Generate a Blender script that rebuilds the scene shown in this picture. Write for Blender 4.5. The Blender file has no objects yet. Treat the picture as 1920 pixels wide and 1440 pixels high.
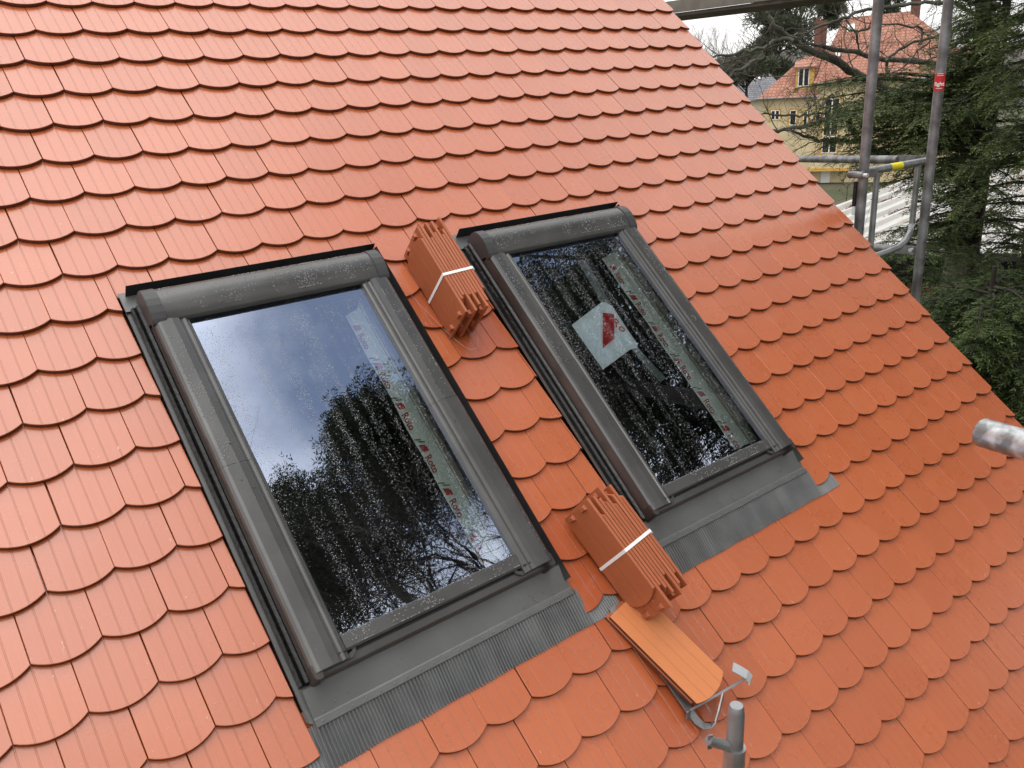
import bpy, bmesh, math, random
import numpy as np
from mathutils import Vector, Matrix
from math import radians as R, sin, cos, pi

random.seed(7); RNG = np.random.default_rng(7)
SC = bpy.context.scene
COL = SC.collection

# ------------------------------------------------------------------ camera
F = 1592.7                                     # focal length in photo pixels (1920 wide)
CAM = Vector((-0.8359, -4.1525, -0.3048))
RC = Matrix(((0.78058669, -0.62308325, -0.04951447),
             (-0.24494328, -0.2320535, -0.94135751),
             (0.57505409, 0.74693938, -0.33375793)))   # rows: right, down, forward
cd = bpy.data.cameras.new('camera'); cam = bpy.data.objects.new('camera', cd); COL.objects.link(cam)
cd.sensor_width = 36; cd.lens = F / 1920 * 36; cd.clip_start = 0.05; cd.clip_end = 2000
M = Matrix.Identity(4)
for i in range(3):
    M[i][0] = RC[0][i]; M[i][1] = -RC[1][i]; M[i][2] = -RC[2][i]; M[i][3] = CAM[i]
cam.matrix_world = M
SC.camera = cam

# ------------------------------------------------------------------ sky, sun, exposure
SUN_EL, SUN_AZ = R(48), R(205)                 # azimuth clockwise from +Y
w = bpy.data.worlds.new('World'); SC.world = w; w.use_nodes = True
nt = w.node_tree; nt.nodes.clear()
def N(t, typ, **k):
    n = t.nodes.new(typ)
    for a, b in k.items(): setattr(n, a, b)
    return n
out = N(nt, 'ShaderNodeOutputWorld')
sky = N(nt, 'ShaderNodeTexSky', sky_type='NISHITA', sun_disc=False, sun_elevation=SUN_EL, sun_rotation=SUN_AZ, air_density=1.5, dust_density=0.3, ozone_density=3.0)
bg1 = N(nt, 'ShaderNodeBackground'); bg1.inputs[1].default_value = 0.15
nt.links.new(sky.outputs[0], bg1.inputs[0])
tc = N(nt, 'ShaderNodeTexCoord')
mp = N(nt, 'ShaderNodeMapping'); mp.inputs['Location'].default_value = (0.35, 0.1, 0.0); mp.inputs['Scale'].default_value = (1, 1, 1.5)
nt.links.new(tc.outputs['Generated'], mp.inputs[0])
no = N(nt, 'ShaderNodeTexNoise'); no.inputs['Scale'].default_value = 1.7; no.inputs['Detail'].default_value = 7; no.inputs['Roughness'].default_value = 0.55
nt.links.new(mp.outputs[0], no.inputs['Vector'])
sx = N(nt, 'ShaderNodeSeparateXYZ'); nt.links.new(tc.outputs['Generated'], sx.inputs[0])
# a thin blue break in the overcast, high in the east-south-east, as the large pane mirrors it
BRK_AZ, BRK_EL = R(109), R(59)
dp = N(nt, 'ShaderNodeVectorMath', operation='DOT_PRODUCT'); nt.links.new(tc.outputs['Generated'], dp.inputs[0])
dp.inputs[1].default_value = (cos(BRK_EL) * sin(BRK_AZ), cos(BRK_EL) * cos(BRK_AZ), sin(BRK_EL))
mr = N(nt, 'ShaderNodeMapRange'); nt.links.new(dp.outputs['Value'], mr.inputs[0])
mr.inputs[1].default_value = 0.915; mr.inputs[2].default_value = 0.988; mr.inputs[3].default_value = 1.25; mr.inputs[4].default_value = 0.06
nz = N(nt, 'ShaderNodeMath', operation='MULTIPLY_ADD'); nt.links.new(no.outputs['Fac'], nz.inputs[0]); nz.inputs[1].default_value = 2.4; nz.inputs[2].default_value = -1.2
ad = N(nt, 'ShaderNodeMath', operation='ADD'); nt.links.new(nz.outputs[0], ad.inputs[0]); nt.links.new(mr.outputs[0], ad.inputs[1])
cr = N(nt, 'ShaderNodeClamp'); cr.inputs[1].default_value = 0.09; cr.inputs[2].default_value = 1.0; nt.links.new(ad.outputs[0], cr.inputs[0])
no2 = N(nt, 'ShaderNodeTexNoise'); no2.inputs['Scale'].default_value = 3.0; no2.inputs['Detail'].default_value = 5
nt.links.new(mp.outputs[0], no2.inputs['Vector'])
cc = N(nt, 'ShaderNodeValToRGB')
cc.color_ramp.elements[0].position = 0.3; cc.color_ramp.elements[0].color = (0.84, 0.84, 0.85, 1)
cc.color_ramp.elements[1].position = 0.7; cc.color_ramp.elements[1].color = (0.99, 0.97, 0.94, 1)
nt.links.new(no2.outputs['Fac'], cc.inputs[0])
# overcast luminance rises from horizon to zenith
za = N(nt, 'ShaderNodeMath', operation='MAXIMUM'); nt.links.new(sx.outputs['Z'], za.inputs[0]); za.inputs[1].default_value = 0.0
zz = N(nt, 'ShaderNodeMath', operation='POWER'); nt.links.new(za.outputs[0], zz.inputs[0]); zz.inputs[1].default_value = 5.0
lum = N(nt, 'ShaderNodeMath', operation='MULTIPLY_ADD'); nt.links.new(zz.outputs[0], lum.inputs[0]); lum.inputs[1].default_value = 3.8; lum.inputs[2].default_value = 1.85
bg2 = N(nt, 'ShaderNodeBackground'); nt.links.new(lum.outputs[0], bg2.inputs[1])
nt.links.new(cc.outputs[0], bg2.inputs[0])
mx = N(nt, 'ShaderNodeMixShader')
nt.links.new(cr.outputs[0], mx.inputs[0]); nt.links.new(bg1.outputs[0], mx.inputs[1]); nt.links.new(bg2.outputs[0], mx.inputs[2])
nt.links.new(mx.outputs[0], out.inputs[0])

sl = bpy.data.lights.new('sun', 'SUN'); sl.energy = 0.8; sl.angle = R(14); sl.color = (1, 0.96, 0.9)
so = bpy.data.objects.new('sun', sl); COL.objects.link(so)
sd = Vector((cos(SUN_EL) * sin(SUN_AZ), cos(SUN_EL) * cos(SUN_AZ), sin(SUN_EL)))
so.rotation_euler = sd.to_track_quat('Z', 'Y').to_euler()
vs = SC.view_settings; vs.view_transform = 'Standard'; vs.look = 'None'; vs.gamma = 1; vs.exposure = -0.34; vs.use_curve_mapping = False

# ------------------------------------------------------------------ helpers
PITCH = R(42.3); CP, SP = cos(PITCH), sin(PITCH)
W, S = 0.18, 0.1791
def rw(u, v, n=0):                              # roof frame -> world
    return Vector((u, CP * v - SP * n, SP * v + CP * n))
def ray(x, y):
    a, b = (x - 960) / F, (y - 720) / F
    return Vector([RC[0][i] * a + RC[1][i] * b + RC[2][i] for i in range(3)])
def at(x, y, d): return CAM + ray(x, y) * d     # the point seen at a photo pixel, d metres deep
def proj(P):
    c = RC @ (Vector(P) - CAM)
    if c.z < 0.05: return None
    return c.x / c.z * F + 960, c.y / c.z * F + 720, c.z

def mesh_np(name, V, Fc, mat=None, smooth=False):
    me = bpy.data.meshes.new(name)
    V = np.asarray(V, dtype=np.float32).reshape(-1, 3)
    if isinstance(Fc, np.ndarray):
        k = Fc.shape[1]; n = len(Fc)
        me.vertices.add(len(V)); me.vertices.foreach_set('co', V.ravel())
        me.loops.add(n * k); me.loops.foreach_set('vertex_index', Fc.astype(np.int32).ravel())
        me.polygons.add(n); me.polygons.foreach_set('loop_start', np.arange(0, n * k, k, dtype=np.int32))
        me.update(calc_edges=True); me.validate()
    else:
        me.from_pydata([tuple(map(float, v)) for v in V], [], Fc); me.update()
    if smooth: me.shade_smooth()
    if mat: me.materials.append(mat)
    return me
def link(name, me, parent=None, loc=None, rot=None, kind=None):
    o = bpy.data.objects.new(name, me); COL.objects.link(o)
    if parent: o.parent = parent
    if loc is not None: o.location = loc
    if rot is not None: o.rotation_euler = rot
    if kind: o['kind'] = kind
    return o
def tag(o, label, cat, group=None, kind=None):
    o['label'] = label; o['category'] = cat
    if group: o['group'] = group
    if kind: o['kind'] = kind
    return o
def empty(name, loc=(0, 0, 0), rot=(0, 0, 0)):
    o = bpy.data.objects.new(name, None); COL.objects.link(o); o.location = loc; o.rotation_euler = rot
    o.empty_display_size = 0.1
    return o
class MB:                                       # collects shapes into one mesh
    def __init__(s): s.v = []; s.f = []
    def add(s, V, Fc):
        b = len(s.v); s.v += [tuple(p) for p in V]; s.f += [tuple(i + b for i in f) for f in Fc]; return s
    def box(s, x0, x1, y0, y1, z0, z1):
        return s.add([(x, y, z) for z in (z0, z1) for y in (y0, y1) for x in (x0, x1)],
                     [(0, 2, 3, 1), (4, 5, 7, 6), (0, 1, 5, 4), (2, 6, 7, 3), (0, 4, 6, 2), (1, 3, 7, 5)])
    def beam(s, A, B, side, w_, h_):            # box along AB, 'side' gives width direction
        A, B = Vector(A), Vector(B); d = (B - A).normalized(); sd_ = Vector(side); sd_ = (sd_ - d * sd_.dot(d)).normalized(); up = d.cross(sd_)
        c = [(-w_/2, -h_/2), (w_/2, -h_/2), (w_/2, h_/2), (-w_/2, h_/2)]
        return s.add([P + sd_ * a + up * b for P in (A, B) for a, b in c],
                     [(0, 3, 2, 1), (4, 5, 6, 7), (0, 1, 5, 4), (1, 2, 6, 5), (2, 3, 7, 6), (3, 0, 4, 7)])
    def ext(s, prof, axis, a, b):               # profile polygon extruded; axis 'v': prof=(u,n) ; axis 'u': prof=(v,n) ; 'n': prof=(u,v)
        n = len(prof)
        def P(p, t): return (p[0], t, p[1]) if axis == 'v' else ((t, p[0], p[1]) if axis == 'u' else (p[0], p[1], t))
        V = [P(p, a) for p in prof] + [P(p, b) for p in prof]
        return s.add(V, [tuple(range(n)), tuple(range(2 * n - 1, n - 1, -1))] + [(i, i + n, (i + 1) % n + n, (i + 1) % n) for i in range(n)])
    def sheet(s, pts, axis, a, b, t=0.0015):    # thin open sheet following pts, thickness t
        up = [(p[0], p[1] + t) for p in reversed(pts)]
        return s.ext(list(pts) + up, axis, a, b)
    def tube(s, pts, rad, sides=8, caps=True):
        pts = [Vector(p) for p in pts]
        if not hasattr(rad, '__len__'): rad = [rad] * len(pts)
        V = []; Fc = []; ref = None
        for i, p in enumerate(pts):
            d = (pts[min(i + 1, len(pts) - 1)] - pts[max(i - 1, 0)]).normalized()
            if ref is None: ref = Vector((0, 0, 1)) if abs(d.z) < 0.9 else Vector((1, 0, 0))
            a = d.cross(ref).normalized(); b = d.cross(a).normalized(); ref = -b if False else ref
            for k in range(sides):
                th = 2 * pi * k / sides; V.append(p + (a * cos(th) + b * sin(th)) * rad[i])
        for i in range(len(pts) - 1):
            for k in range(sides):
                k2 = (k + 1) % sides; Fc.append((i * sides + k, i * sides + k2, (i + 1) * sides + k2, (i + 1) * sides + k))
        if caps:
            Fc.append(tuple(range(sides - 1, -1, -1))); q = (len(pts) - 1) * sides; Fc.append(tuple(range(q, q + sides)))
        return s.add(V, Fc)
    def ribbon(s, pts, wdir, w_, t):            # flat bar along pts
        pts = [Vector(p) for p in pts]; V = []; Fc = []; wd = Vector(wdir).normalized()
        for i, p in enumerate(pts):
            d = (pts[min(i + 1, len(pts) - 1)] - pts[max(i - 1, 0)]).normalized()
            a = (wd - d * wd.dot(d)).normalized(); nn = d.cross(a)
            V += [p - a * w_/2 - nn * t/2, p + a * w_/2 - nn * t/2, p + a * w_/2 + nn * t/2, p - a * w_/2 + nn * t/2]
        for i in range(len(pts) - 1):
            for k in range(4):
                k2 = (k + 1) % 4; Fc.append((4*i + k, 4*i + k2, 4*i + 4 + k2, 4*i + 4 + k))
        Fc += [(3, 2, 1, 0), tuple(4 * (len(pts) - 1) + k for k in range(4))]
        return s.add(V, Fc)
    def build(s, name, mat, parent=None, smooth=False, bevel=0, loc=None, rot=None, kind=None):
        me = mesh_np(name, s.v, s.f, mat)
        bm = bmesh.new(); bm.from_mesh(me); bmesh.ops.recalc_face_normals(bm, faces=bm.faces)
        if bevel:
            ed = [e for e in bm.edges if len(e.link_faces) == 2 and e.calc_face_angle(0) > R(35)]
            bmesh.ops.bevel(bm, geom=ed, offset=bevel, segments=2, affect='EDGES', clamp_overlap=True)
        for e in bm.edges:
            if len(e.link_faces) == 2 and e.calc_face_angle(0) > R(38): e.smooth = False
        bm.to_mesh(me); bm.free()
        if smooth or bevel: me.shade_smooth() if smooth else None
        return link(name, me, parent, loc, rot, kind)

# ------------------------------------------------------------------ materials
def mat(name, col=(0.5, 0.5, 0.5), rough=0.6, metal=0.0, spec=0.5, noise=None, bump=None, coat=0):
    m = bpy.data.materials.new(name); m.use_nodes = True; t = m.node_tree; b = t.nodes['Principled BSDF']
    b.inputs['Base Color'].default_value = (*col, 1); b.inputs['Roughness'].default_value = rough
    b.inputs['Metallic'].default_value = metal; b.inputs['Specular IOR Level'].default_value = spec
    b.inputs['Coat Weight'].default_value = coat
    co = N(t, 'ShaderNodeTexCoord')
    if noise:                                   # (scale, colour2, lo, hi [, coord])
        sc, c2, lo, hi = noise[:4]
        n = N(t, 'ShaderNodeTexNoise'); n.inputs['Scale'].default_value = sc; n.inputs['Detail'].default_value = 6
        t.links.new(co.outputs['Object'], n.inputs['Vector'])
        r = N(t, 'ShaderNodeValToRGB'); r.color_ramp.elements[0].position = lo; r.color_ramp.elements[1].position = hi
        r.color_ramp.elements[0].color = (*col, 1); r.color_ramp.elements[1].color = (*c2, 1)
        t.links.new(n.outputs['Fac'], r.inputs[0]); t.links.new(r.outputs[0], b.inputs['Base Color'])
    if bump:                                    # (scale, strength, distance)
        n = N(t, 'ShaderNodeTexNoise'); n.inputs['Scale'].default_value = bump[0]; n.inputs['Detail'].default_value = 4
        t.links.new(co.outputs['Object'], n.inputs['Vector'])
        u = N(t, 'ShaderNodeBump'); u.inputs['Strength'].default_value = bump[1]; u.inputs['Distance'].default_value = bump[2]
        t.links.new(n.outputs['Fac'], u.inputs['Height']); t.links.new(u.outputs[0], b.inputs['Normal'])
    return m

def math_node(t, op, a, b=None, c=None):
    n = N(t, 'ShaderNodeMath', operation=op)
    for i, x in enumerate((a, b, c)):
        if x is None: continue
        if isinstance(x, (int, float)): n.inputs[i].default_value = x
        else: t.links.new(x, n.inputs[i])
    return n.outputs[0]

def tile_material(name, base, base2, wet=0.0, rough=0.42):
    """engobed clay: uv = position on the tile (x across 0..1, y up the slope in courses)"""
    m = bpy.data.materials.new(name); m.use_nodes = True; t = m.node_tree; b = t.nodes['Principled BSDF']
    uv = N(t, 'ShaderNodeUVMap', uv_map='tile'); s = N(t, 'ShaderNodeSeparateXYZ'); t.links.new(uv.outputs[0], s.inputs[0])
    x = s.outputs['X']
    co = N(t, 'ShaderNodeTexCoord'); oi = N(t, 'ShaderNodeObjectInfo')
    at_ = N(t, 'ShaderNodeAttribute', attribute_name='rnd')
    rnd = math_node(t, 'FRACT', math_node(t, 'ADD', oi.outputs['Random'], at_.outputs['Fac']))
    # paired grooves at 1/4, 1/2, 3/4 of the width
    g = None
    for cx in (0.250, 0.270, 0.490, 0.510, 0.730, 0.750):
        d = math_node(t, 'ABSOLUTE', math_node(t, 'SUBTRACT', x, cx))
        k = math_node(t, 'SMOOTH_MIN', math_node(t, 'DIVIDE', d, 0.0042), 1.0, 0.1)
        g = k if g is None else math_node(t, 'MULTIPLY', g, k)
    # fine extrusion streaks along the tile
    mp_ = N(t, 'ShaderNodeMapping'); mp_.inputs['Scale'].default_value = (60, 1.2, 1); t.links.new(uv.outputs[0], mp_.inputs[0])
    cmb = N(t, 'ShaderNodeCombineXYZ'); t.links.new(math_node(t, 'MULTIPLY', rnd, 37.0), cmb.inputs[2])
    va = N(t, 'ShaderNodeVectorMath', operation='ADD'); t.links.new(mp_.outputs[0], va.inputs[0]); t.links.new(cmb.outputs[0], va.inputs[1])
    st = N(t, 'ShaderNodeTexNoise'); st.inputs['Scale'].default_value = 1.0; st.inputs['Detail'].default_value = 3; t.links.new(va.outputs[0], st.inputs['Vector'])
    va2 = N(t, 'ShaderNodeVectorMath', operation='ADD'); t.links.new(uv.outputs[0], va2.inputs[0]); t.links.new(cmb.outputs[0], va2.inputs[1])
    bl = N(t, 'ShaderNodeTexNoise'); bl.inputs['Scale'].default_value = 1.6; bl.inputs['Detail'].default_value = 5; t.links.new(va2.outputs[0], bl.inputs['Vector'])
    gr = N(t, 'ShaderNodeTexNoise'); gr.inputs['Scale'].default_value = 60; gr.inputs['Detail'].default_value = 3; t.links.new(va2.outputs[0], gr.inputs['Vector'])
    mixf = math_node(t, 'ADD', math_node(t, 'MULTIPLY', rnd, 0.55), math_node(t, 'MULTIPLY', bl.outputs['Fac'], 0.5))
    c1 = N(t, 'ShaderNodeMix', data_type='RGBA'); t.links.new(mixf, c1.inputs[0])
    c1.inputs[6].default_value = (*base, 1); c1.inputs[7].default_value = (*base2, 1)
    val = math_node(t, 'MULTIPLY', math_node(t, 'MULTIPLY_ADD', g, 0.42, 0.58),
                    math_node(t, 'MULTIPLY_ADD', rnd, 0.05, math_node(t, 'MULTIPLY_ADD', gr.outputs['Fac'], 0.18, math_node(t, 'MULTIPLY_ADD', st.outputs['Fac'], 0.18, 0.78))))
    hv = N(t, 'ShaderNodeHueSaturation'); t.links.new(c1.outputs[2], hv.inputs['Color']); t.links.new(val, hv.inputs['Value'])
    # pale scuffs and lime specks, more of them near the rounded edge
    sp = N(t, 'ShaderNodeTexNoise'); sp.inputs['Scale'].default_value = 9; sp.inputs['Detail'].default_value = 4
    mp2 = N(t, 'ShaderNodeMapping'); mp2.inputs['Scale'].default_value = (2.2, 0.8, 1); t.links.new(va2.outputs[0], mp2.inputs[0]); t.links.new(mp2.outputs[0], sp.inputs['Vector'])
    edge = N(t, 'ShaderNodeMapRange'); t.links.new(s.outputs['Y'], edge.inputs[0])
    edge.inputs[1].default_value = -0.2; edge.inputs[2].default_value = 0.5; edge.inputs[3].default_value = 0.045; edge.inputs[4].default_value = -0.02
    spm = N(t, 'ShaderNodeMapRange'); t.links.new(math_node(t, 'ADD', sp.outputs['Fac'], edge.outputs[0]), spm.inputs[0])
    spm.inputs[1].default_value = 0.715; spm.inputs[2].default_value = 0.77; spm.inputs[4].default_value = 0.6
    c2 = N(t, 'ShaderNodeMix', data_type='RGBA'); t.links.new(spm.outputs[0], c2.inputs[0]); t.links.new(hv.outputs[0], c2.inputs[6]); c2.inputs[7].default_value = (0.72, 0.5, 0.36, 1)
    t.links.new(c2.outputs[2], b.inputs['Base Color'])
    rg = N(t, 'ShaderNodeMapRange'); t.links.new(bl.outputs['Fac'], rg.inputs[0]); rg.inputs[3].default_value = rough - 0.06; rg.inputs[4].default_value = rough + 0.1
    t.links.new(rg.outputs[0], b.inputs['Roughness'])
    b.inputs['Specular IOR Level'].default_value = 0.5 + wet; b.inputs['Coat Weight'].default_value = 0.32 if wet else 0; b.inputs['Coat Roughness'].default_value = 0.22
    h = math_node(t, 'ADD', g, math_node(t, 'ADD', math_node(t, 'MULTIPLY', st.outputs['Fac'], 0.15), math_node(t, 'MULTIPLY', gr.outputs['Fac'], 0.25)))
    bp = N(t, 'ShaderNodeBump'); bp.inputs['Strength'].default_value = 0.5; bp.inputs['Distance'].default_value = 0.0012
    t.links.new(h, bp.inputs['Height']); t.links.new(bp.outputs[0], b.inputs['Normal'])
    return m

TILE = tile_material('clay_tile', (0.43, 0.102, 0.032), (0.475, 0.122, 0.043), 0.38, 0.27)
TILE_WET = tile_material('clay_tile_wet', (0.36, 0.078, 0.026), (0.42, 0.10, 0.035), 0.2, 0.2)
TILE_NEW = tile_material('clay_tile_raw', (0.52, 0.165, 0.055), (0.60, 0.21, 0.075), 0.0, 0.5)
RAW = mat('raw_clay', (0.40, 0.125, 0.04), 0.75, noise=(9, (0.52, 0.19, 0.07), 0.35, 0.7), bump=(60, 0.3, 0.002))
ANTH = mat('anthracite_aluminium', (0.078, 0.077, 0.075), 0.27, 0.45, noise=(7, (0.105, 0.103, 0.10), 0.35, 0.7))
ANTHD = mat('brown_grey_side', (0.045, 0.038, 0.036), 0.4, 0.3, noise=(14, (0.07, 0.06, 0.056), 0.4, 0.7))
APRON = mat('apron_sheet', (0.11, 0.113, 0.113), 0.42, 0.3, noise=(5, (0.15, 0.152, 0.152), 0.3, 0.75))
BLACK = mat('black_coated_metal', (0.010, 0.010, 0.011), 0.45, 0.0, noise=(12, (0.02, 0.02, 0.021), 0.4, 0.7))
RUBBER = mat('black_rubber', (0.006, 0.006, 0.006), 0.32, bump=(55, 0.7, 0.006))
PLAST = mat('dark_plastic', (0.045, 0.045, 0.047), 0.45, bump=(300, 0.1, 0.001))
LEAD = mat('pleated_lead', (0.13, 0.134, 0.136), 0.4, 0.4, noise=(7, (0.19, 0.195, 0.195), 0.4, 0.8))
GALV = mat('galvanised_steel', (0.25, 0.255, 0.26), 0.42, 0.75, noise=(11, (0.42, 0.43, 0.44), 0.35, 0.7), bump=(40, 0.15, 0.002))
GALVD = mat('weathered_steel', (0.13, 0.124, 0.126), 0.48, 0.6, noise=(9, (0.31, 0.315, 0.33), 0.38, 0.66), bump=(30, 0.2, 0.002))
GALVB = mat('bright_zinc', (0.6, 0.62, 0.64), 0.4, 0.5)
WHITE = mat('white_strap', (0.8, 0.8, 0.8), 0.4, bump=(80, 0.1, 0.001))
WIRE = mat('thin_wire', (0.40, 0.30, 0.25), 0.4, 0.5)
RED = mat('red_print', (0.55, 0.02, 0.025), 0.5)
INK = mat('black_print', (0.02, 0.02, 0.02), 0.5)
YEL = mat('yellow_sticker', (0.75, 0.65, 0.02), 0.5, noise=(60, (0.6, 0.5, 0.02), 0.5, 0.7))
WPRINT = mat('white_print', (0.8, 0.8, 0.8), 0.5)
PVC = mat('beige_lining', (0.55, 0.56, 0.45), 0.5, noise=(10, (0.65, 0.65, 0.55), 0.4, 0.7))
FILM = mat('pale_film', (0.80, 0.92, 0.85), 0.4, noise=(8, (0.86, 0.95, 0.90), 0.4, 0.65), bump=(10, 0.3, 0.004))
PAPER = mat('white_paper', (0.82, 0.9, 0.9), 0.6, noise=(5, (0.86, 0.92, 0.92), 0.4, 0.6))
TAPE = mat('grey_tape', (0.16, 0.20, 0.20), 0.5)
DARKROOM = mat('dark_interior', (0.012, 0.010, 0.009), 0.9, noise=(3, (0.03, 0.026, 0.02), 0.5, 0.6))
DECK = mat('roof_underlay', (0.03, 0.028, 0.028), 0.9)
RENDERW = mat('house_render', (0.55, 0.5, 0.38), 0.9, bump=(40, 0.3, 0.01))
WOOD = mat('weathered_board', (0.055, 0.042, 0.033), 0.8, noise=(4, (0.11, 0.088, 0.07), 0.35, 0.7), bump=(25, 0.4, 0.004))
WOODL = mat('pale_board', (0.13, 0.115, 0.10), 0.8, noise=(5, (0.19, 0.17, 0.145), 0.35, 0.7), bump=(25, 0.4, 0.004))
DROP = bpy.data.materials.new('water_drop'); DROP.use_nodes = True
b_ = DROP.node_tree.nodes['Principled BSDF']; b_.inputs['Base Color'].default_value = (0.13, 0.13, 0.13, 1); b_.inputs['Roughness'].default_value = 0.04; b_.inputs['Coat Weight'].default_value = 0.6

def glass_material(refl):
    m = bpy.data.materials.new('rain_wet_glass'); m.use_nodes = True; t = m.node_tree; t.nodes.clear()
    o = N(t, 'ShaderNodeOutputMaterial'); co = N(t, 'ShaderNodeTexCoord'); P = co.outputs['Object']
    # density of droplets: bands running down the slope, thinner towards the bottom
    mp_ = N(t, 'ShaderNodeMapping'); mp_.inputs['Scale'].default_value = (26, 1.3, 1); t.links.new(P, mp_.inputs[0])
    wob = N(t, 'ShaderNodeTexNoise'); wob.inputs['Scale'].default_value = 9; t.links.new(P, wob.inputs['Vector'])
    wv = N(t, 'ShaderNodeVectorMath', operation='MULTIPLY_ADD'); t.links.new(wob.outputs['Color'], wv.inputs[0]); wv.inputs[1].default_value = (0.7, 0.0, 0); t.links.new(mp_.outputs[0], wv.inputs[2])
    band = N(t, 'ShaderNodeTexNoise'); band.inputs['Scale'].default_value = 1; band.inputs['Detail'].default_value = 2.5; t.links.new(wv.outputs[0], band.inputs['Vector'])
    s = N(t, 'ShaderNodeSeparateXYZ'); t.links.new(P, s.inputs[0])
    hi = N(t, 'ShaderNodeMapRange'); t.links.new(s.outputs['Y'], hi.inputs[0])
    hi.inputs[1].default_value = -2.75; hi.inputs[2].default_value = -1.66; hi.inputs[3].default_value = -0.03; hi.inputs[4].default_value = 0.26
    top = N(t, 'ShaderNodeMapRange'); t.links.new(math_node(t, 'MULTIPLY_ADD', wob.outputs['Fac'], 0.10, s.outputs['Y']), top.inputs[0])
    top.inputs[1].default_value = -1.60; top.inputs[2].default_value = -1.58; top.inputs[3].default_value = 0; top.inputs[4].default_value = -0.35
    dens = math_node(t, 'ADD', math_node(t, 'ADD', math_node(t, 'MULTIPLY_ADD', band.outputs['Fac'], 2.2, -0.6), hi.outputs[0]), top.outputs[0])
    masks = []
    for sc, k0, k1 in ((330, 0.24, 0.80), (170, 0.25, 1.8)):
        vo = N(t, 'ShaderNodeTexVoronoi', feature='F1'); vo.inputs['Scale'].default_value = sc; vo.inputs['Randomness'].default_value = 1
        t.links.new(P, vo.inputs['Vector'])
        sc_ = N(t, 'ShaderNodeSeparateColor'); t.links.new(vo.outputs['Color'], sc_.inputs[0])
        rad = math_node(t, 'MULTIPLY', math_node(t, 'SUBTRACT', dens, math_node(t, 'MULTIPLY_ADD', sc_.outputs[0], k1, k0)), 1.2)
        rad = math_node(t, 'MINIMUM', rad, 0.31)
        masks.append(N(t, 'ShaderNodeMath', operation='GREATER_THAN'))
        t.links.new(rad, masks[-1].inputs[0]); t.links.new(vo.outputs['Distance'], masks[-1].inputs[1])
        masks[-1].label = 'd'
        hgt = math_node(t, 'MAXIMUM', math_node(t, 'SUBTRACT', rad, vo.outputs['Distance']), 0.0)
        masks[-1] = (masks[-1].outputs[0], hgt)
    mask = math_node(t, 'MAXIMUM', masks[0][0], masks[1][0])
    hgt = math_node(t, 'ADD', math_node(t, 'MULTIPLY', masks[0][1], 0.5), masks[1][1])
    bp = N(t, 'ShaderNodeBump'); bp.inputs['Strength'].default_value = 1; bp.inputs['Distance'].default_value = 0.012; t.links.new(hgt, bp.inputs['Height'])
    lw = N(t, 'ShaderNodeFresnel'); lw.inputs['IOR'].default_value = 1.5
    fac = math_node(t, 'MINIMUM', math_node(t, 'MULTIPLY_ADD', lw.outputs[0], 1.8, refl), 1.0)
    tr = N(t, 'ShaderNodeBsdfTransparent'); tr.inputs[0].default_value = (0.96, 1.0, 0.98, 1)
    gl = N(t, 'ShaderNodeBsdfGlossy'); gl.inputs['Roughness'].default_value = 0.012; gl.inputs[0].default_value = (0.74, 0.82, 1.0, 1)
    wb = N(t, 'ShaderNodeBump'); wb.inputs['Strength'].default_value = 0.03; wb.inputs['Distance'].default_value = 0.002
    wn = N(t, 'ShaderNodeTexNoise'); wn.inputs['Scale'].default_value = 14; t.links.new(P, wn.inputs['Vector']); t.links.new(wn.outputs['Fac'], wb.inputs['Height']); t.links.new(wb.outputs[0], gl.inputs['Normal'])
    clean = N(t, 'ShaderNodeMixShader'); t.links.new(fac, clean.inputs[0]); t.links.new(tr.outputs[0], clean.inputs[1]); t.links.new(gl.outputs[0], clean.inputs[2])
    dg = N(t, 'ShaderNodeBsdfGlossy'); dg.inputs['Roughness'].default_value = 0.22; dg.inputs[0].default_value = (0.75, 0.75, 0.78, 1); t.links.new(bp.outputs[0], dg.inputs['Normal'])
    dt = N(t, 'ShaderNodeBsdfTransparent'); dt.inputs[0].default_value = (0.8, 0.85, 0.85, 1)
    df = N(t, 'ShaderNodeBsdfDiffuse'); df.inputs[0].default_value = (0.6, 0.61, 0.65, 1)
    d0 = N(t, 'ShaderNodeMixShader'); d0.inputs[0].default_value = 0.55; t.links.new(dg.outputs[0], d0.inputs[1]); t.links.new(df.outputs[0], d0.inputs[2])
    dd = N(t, 'ShaderNodeMixShader'); dd.inputs[0].default_value = 0.6; t.links.new(dt.outputs[0], dd.inputs[1]); t.links.new(d0.outputs[0], dd.inputs[2])
    mx_ = N(t, 'ShaderNodeMixShader'); t.links.new(mask, mx_.inputs[0]); t.links.new(clean.outputs[0], mx_.inputs[1]); t.links.new(dd.outputs[0], mx_.inputs[2])
    t.links.new(mx_.outputs[0], o.inputs[0])
    return m
GLASS = glass_material(0.38)

# ------------------------------------------------------------------ ground
GROUND_Z = -11.0
GRASS = mat('ground_grass', (0.045, 0.055, 0.02), 0.95, noise=(0.25, (0.09, 0.075, 0.045), 0.4, 0.65), bump=(3, 0.5, 0.1))
V = []; Fc = []
gx = [-600, -100, -30, 0, 10, 20, 30, 45, 70, 120, 250, 700]; gy = [-600, -100, -30, -10, 0, 10, 20, 30, 50, 80, 130, 250, 800]
for y in gy:
    for x in gx: V.append((x, y, GROUND_Z + 0.25 * sin(x * .21) * cos(y * .17) * (abs(x) > 15)))
for j in range(len(gy) - 1):
    for i in range(len(gx) - 1):
        a = j * len(gx) + i; Fc.append((a, a + 1, a + 1 + len(gx), a + len(gx)))
link('ground', mesh_np('ground', V, Fc, GRASS), kind='structure')

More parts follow.
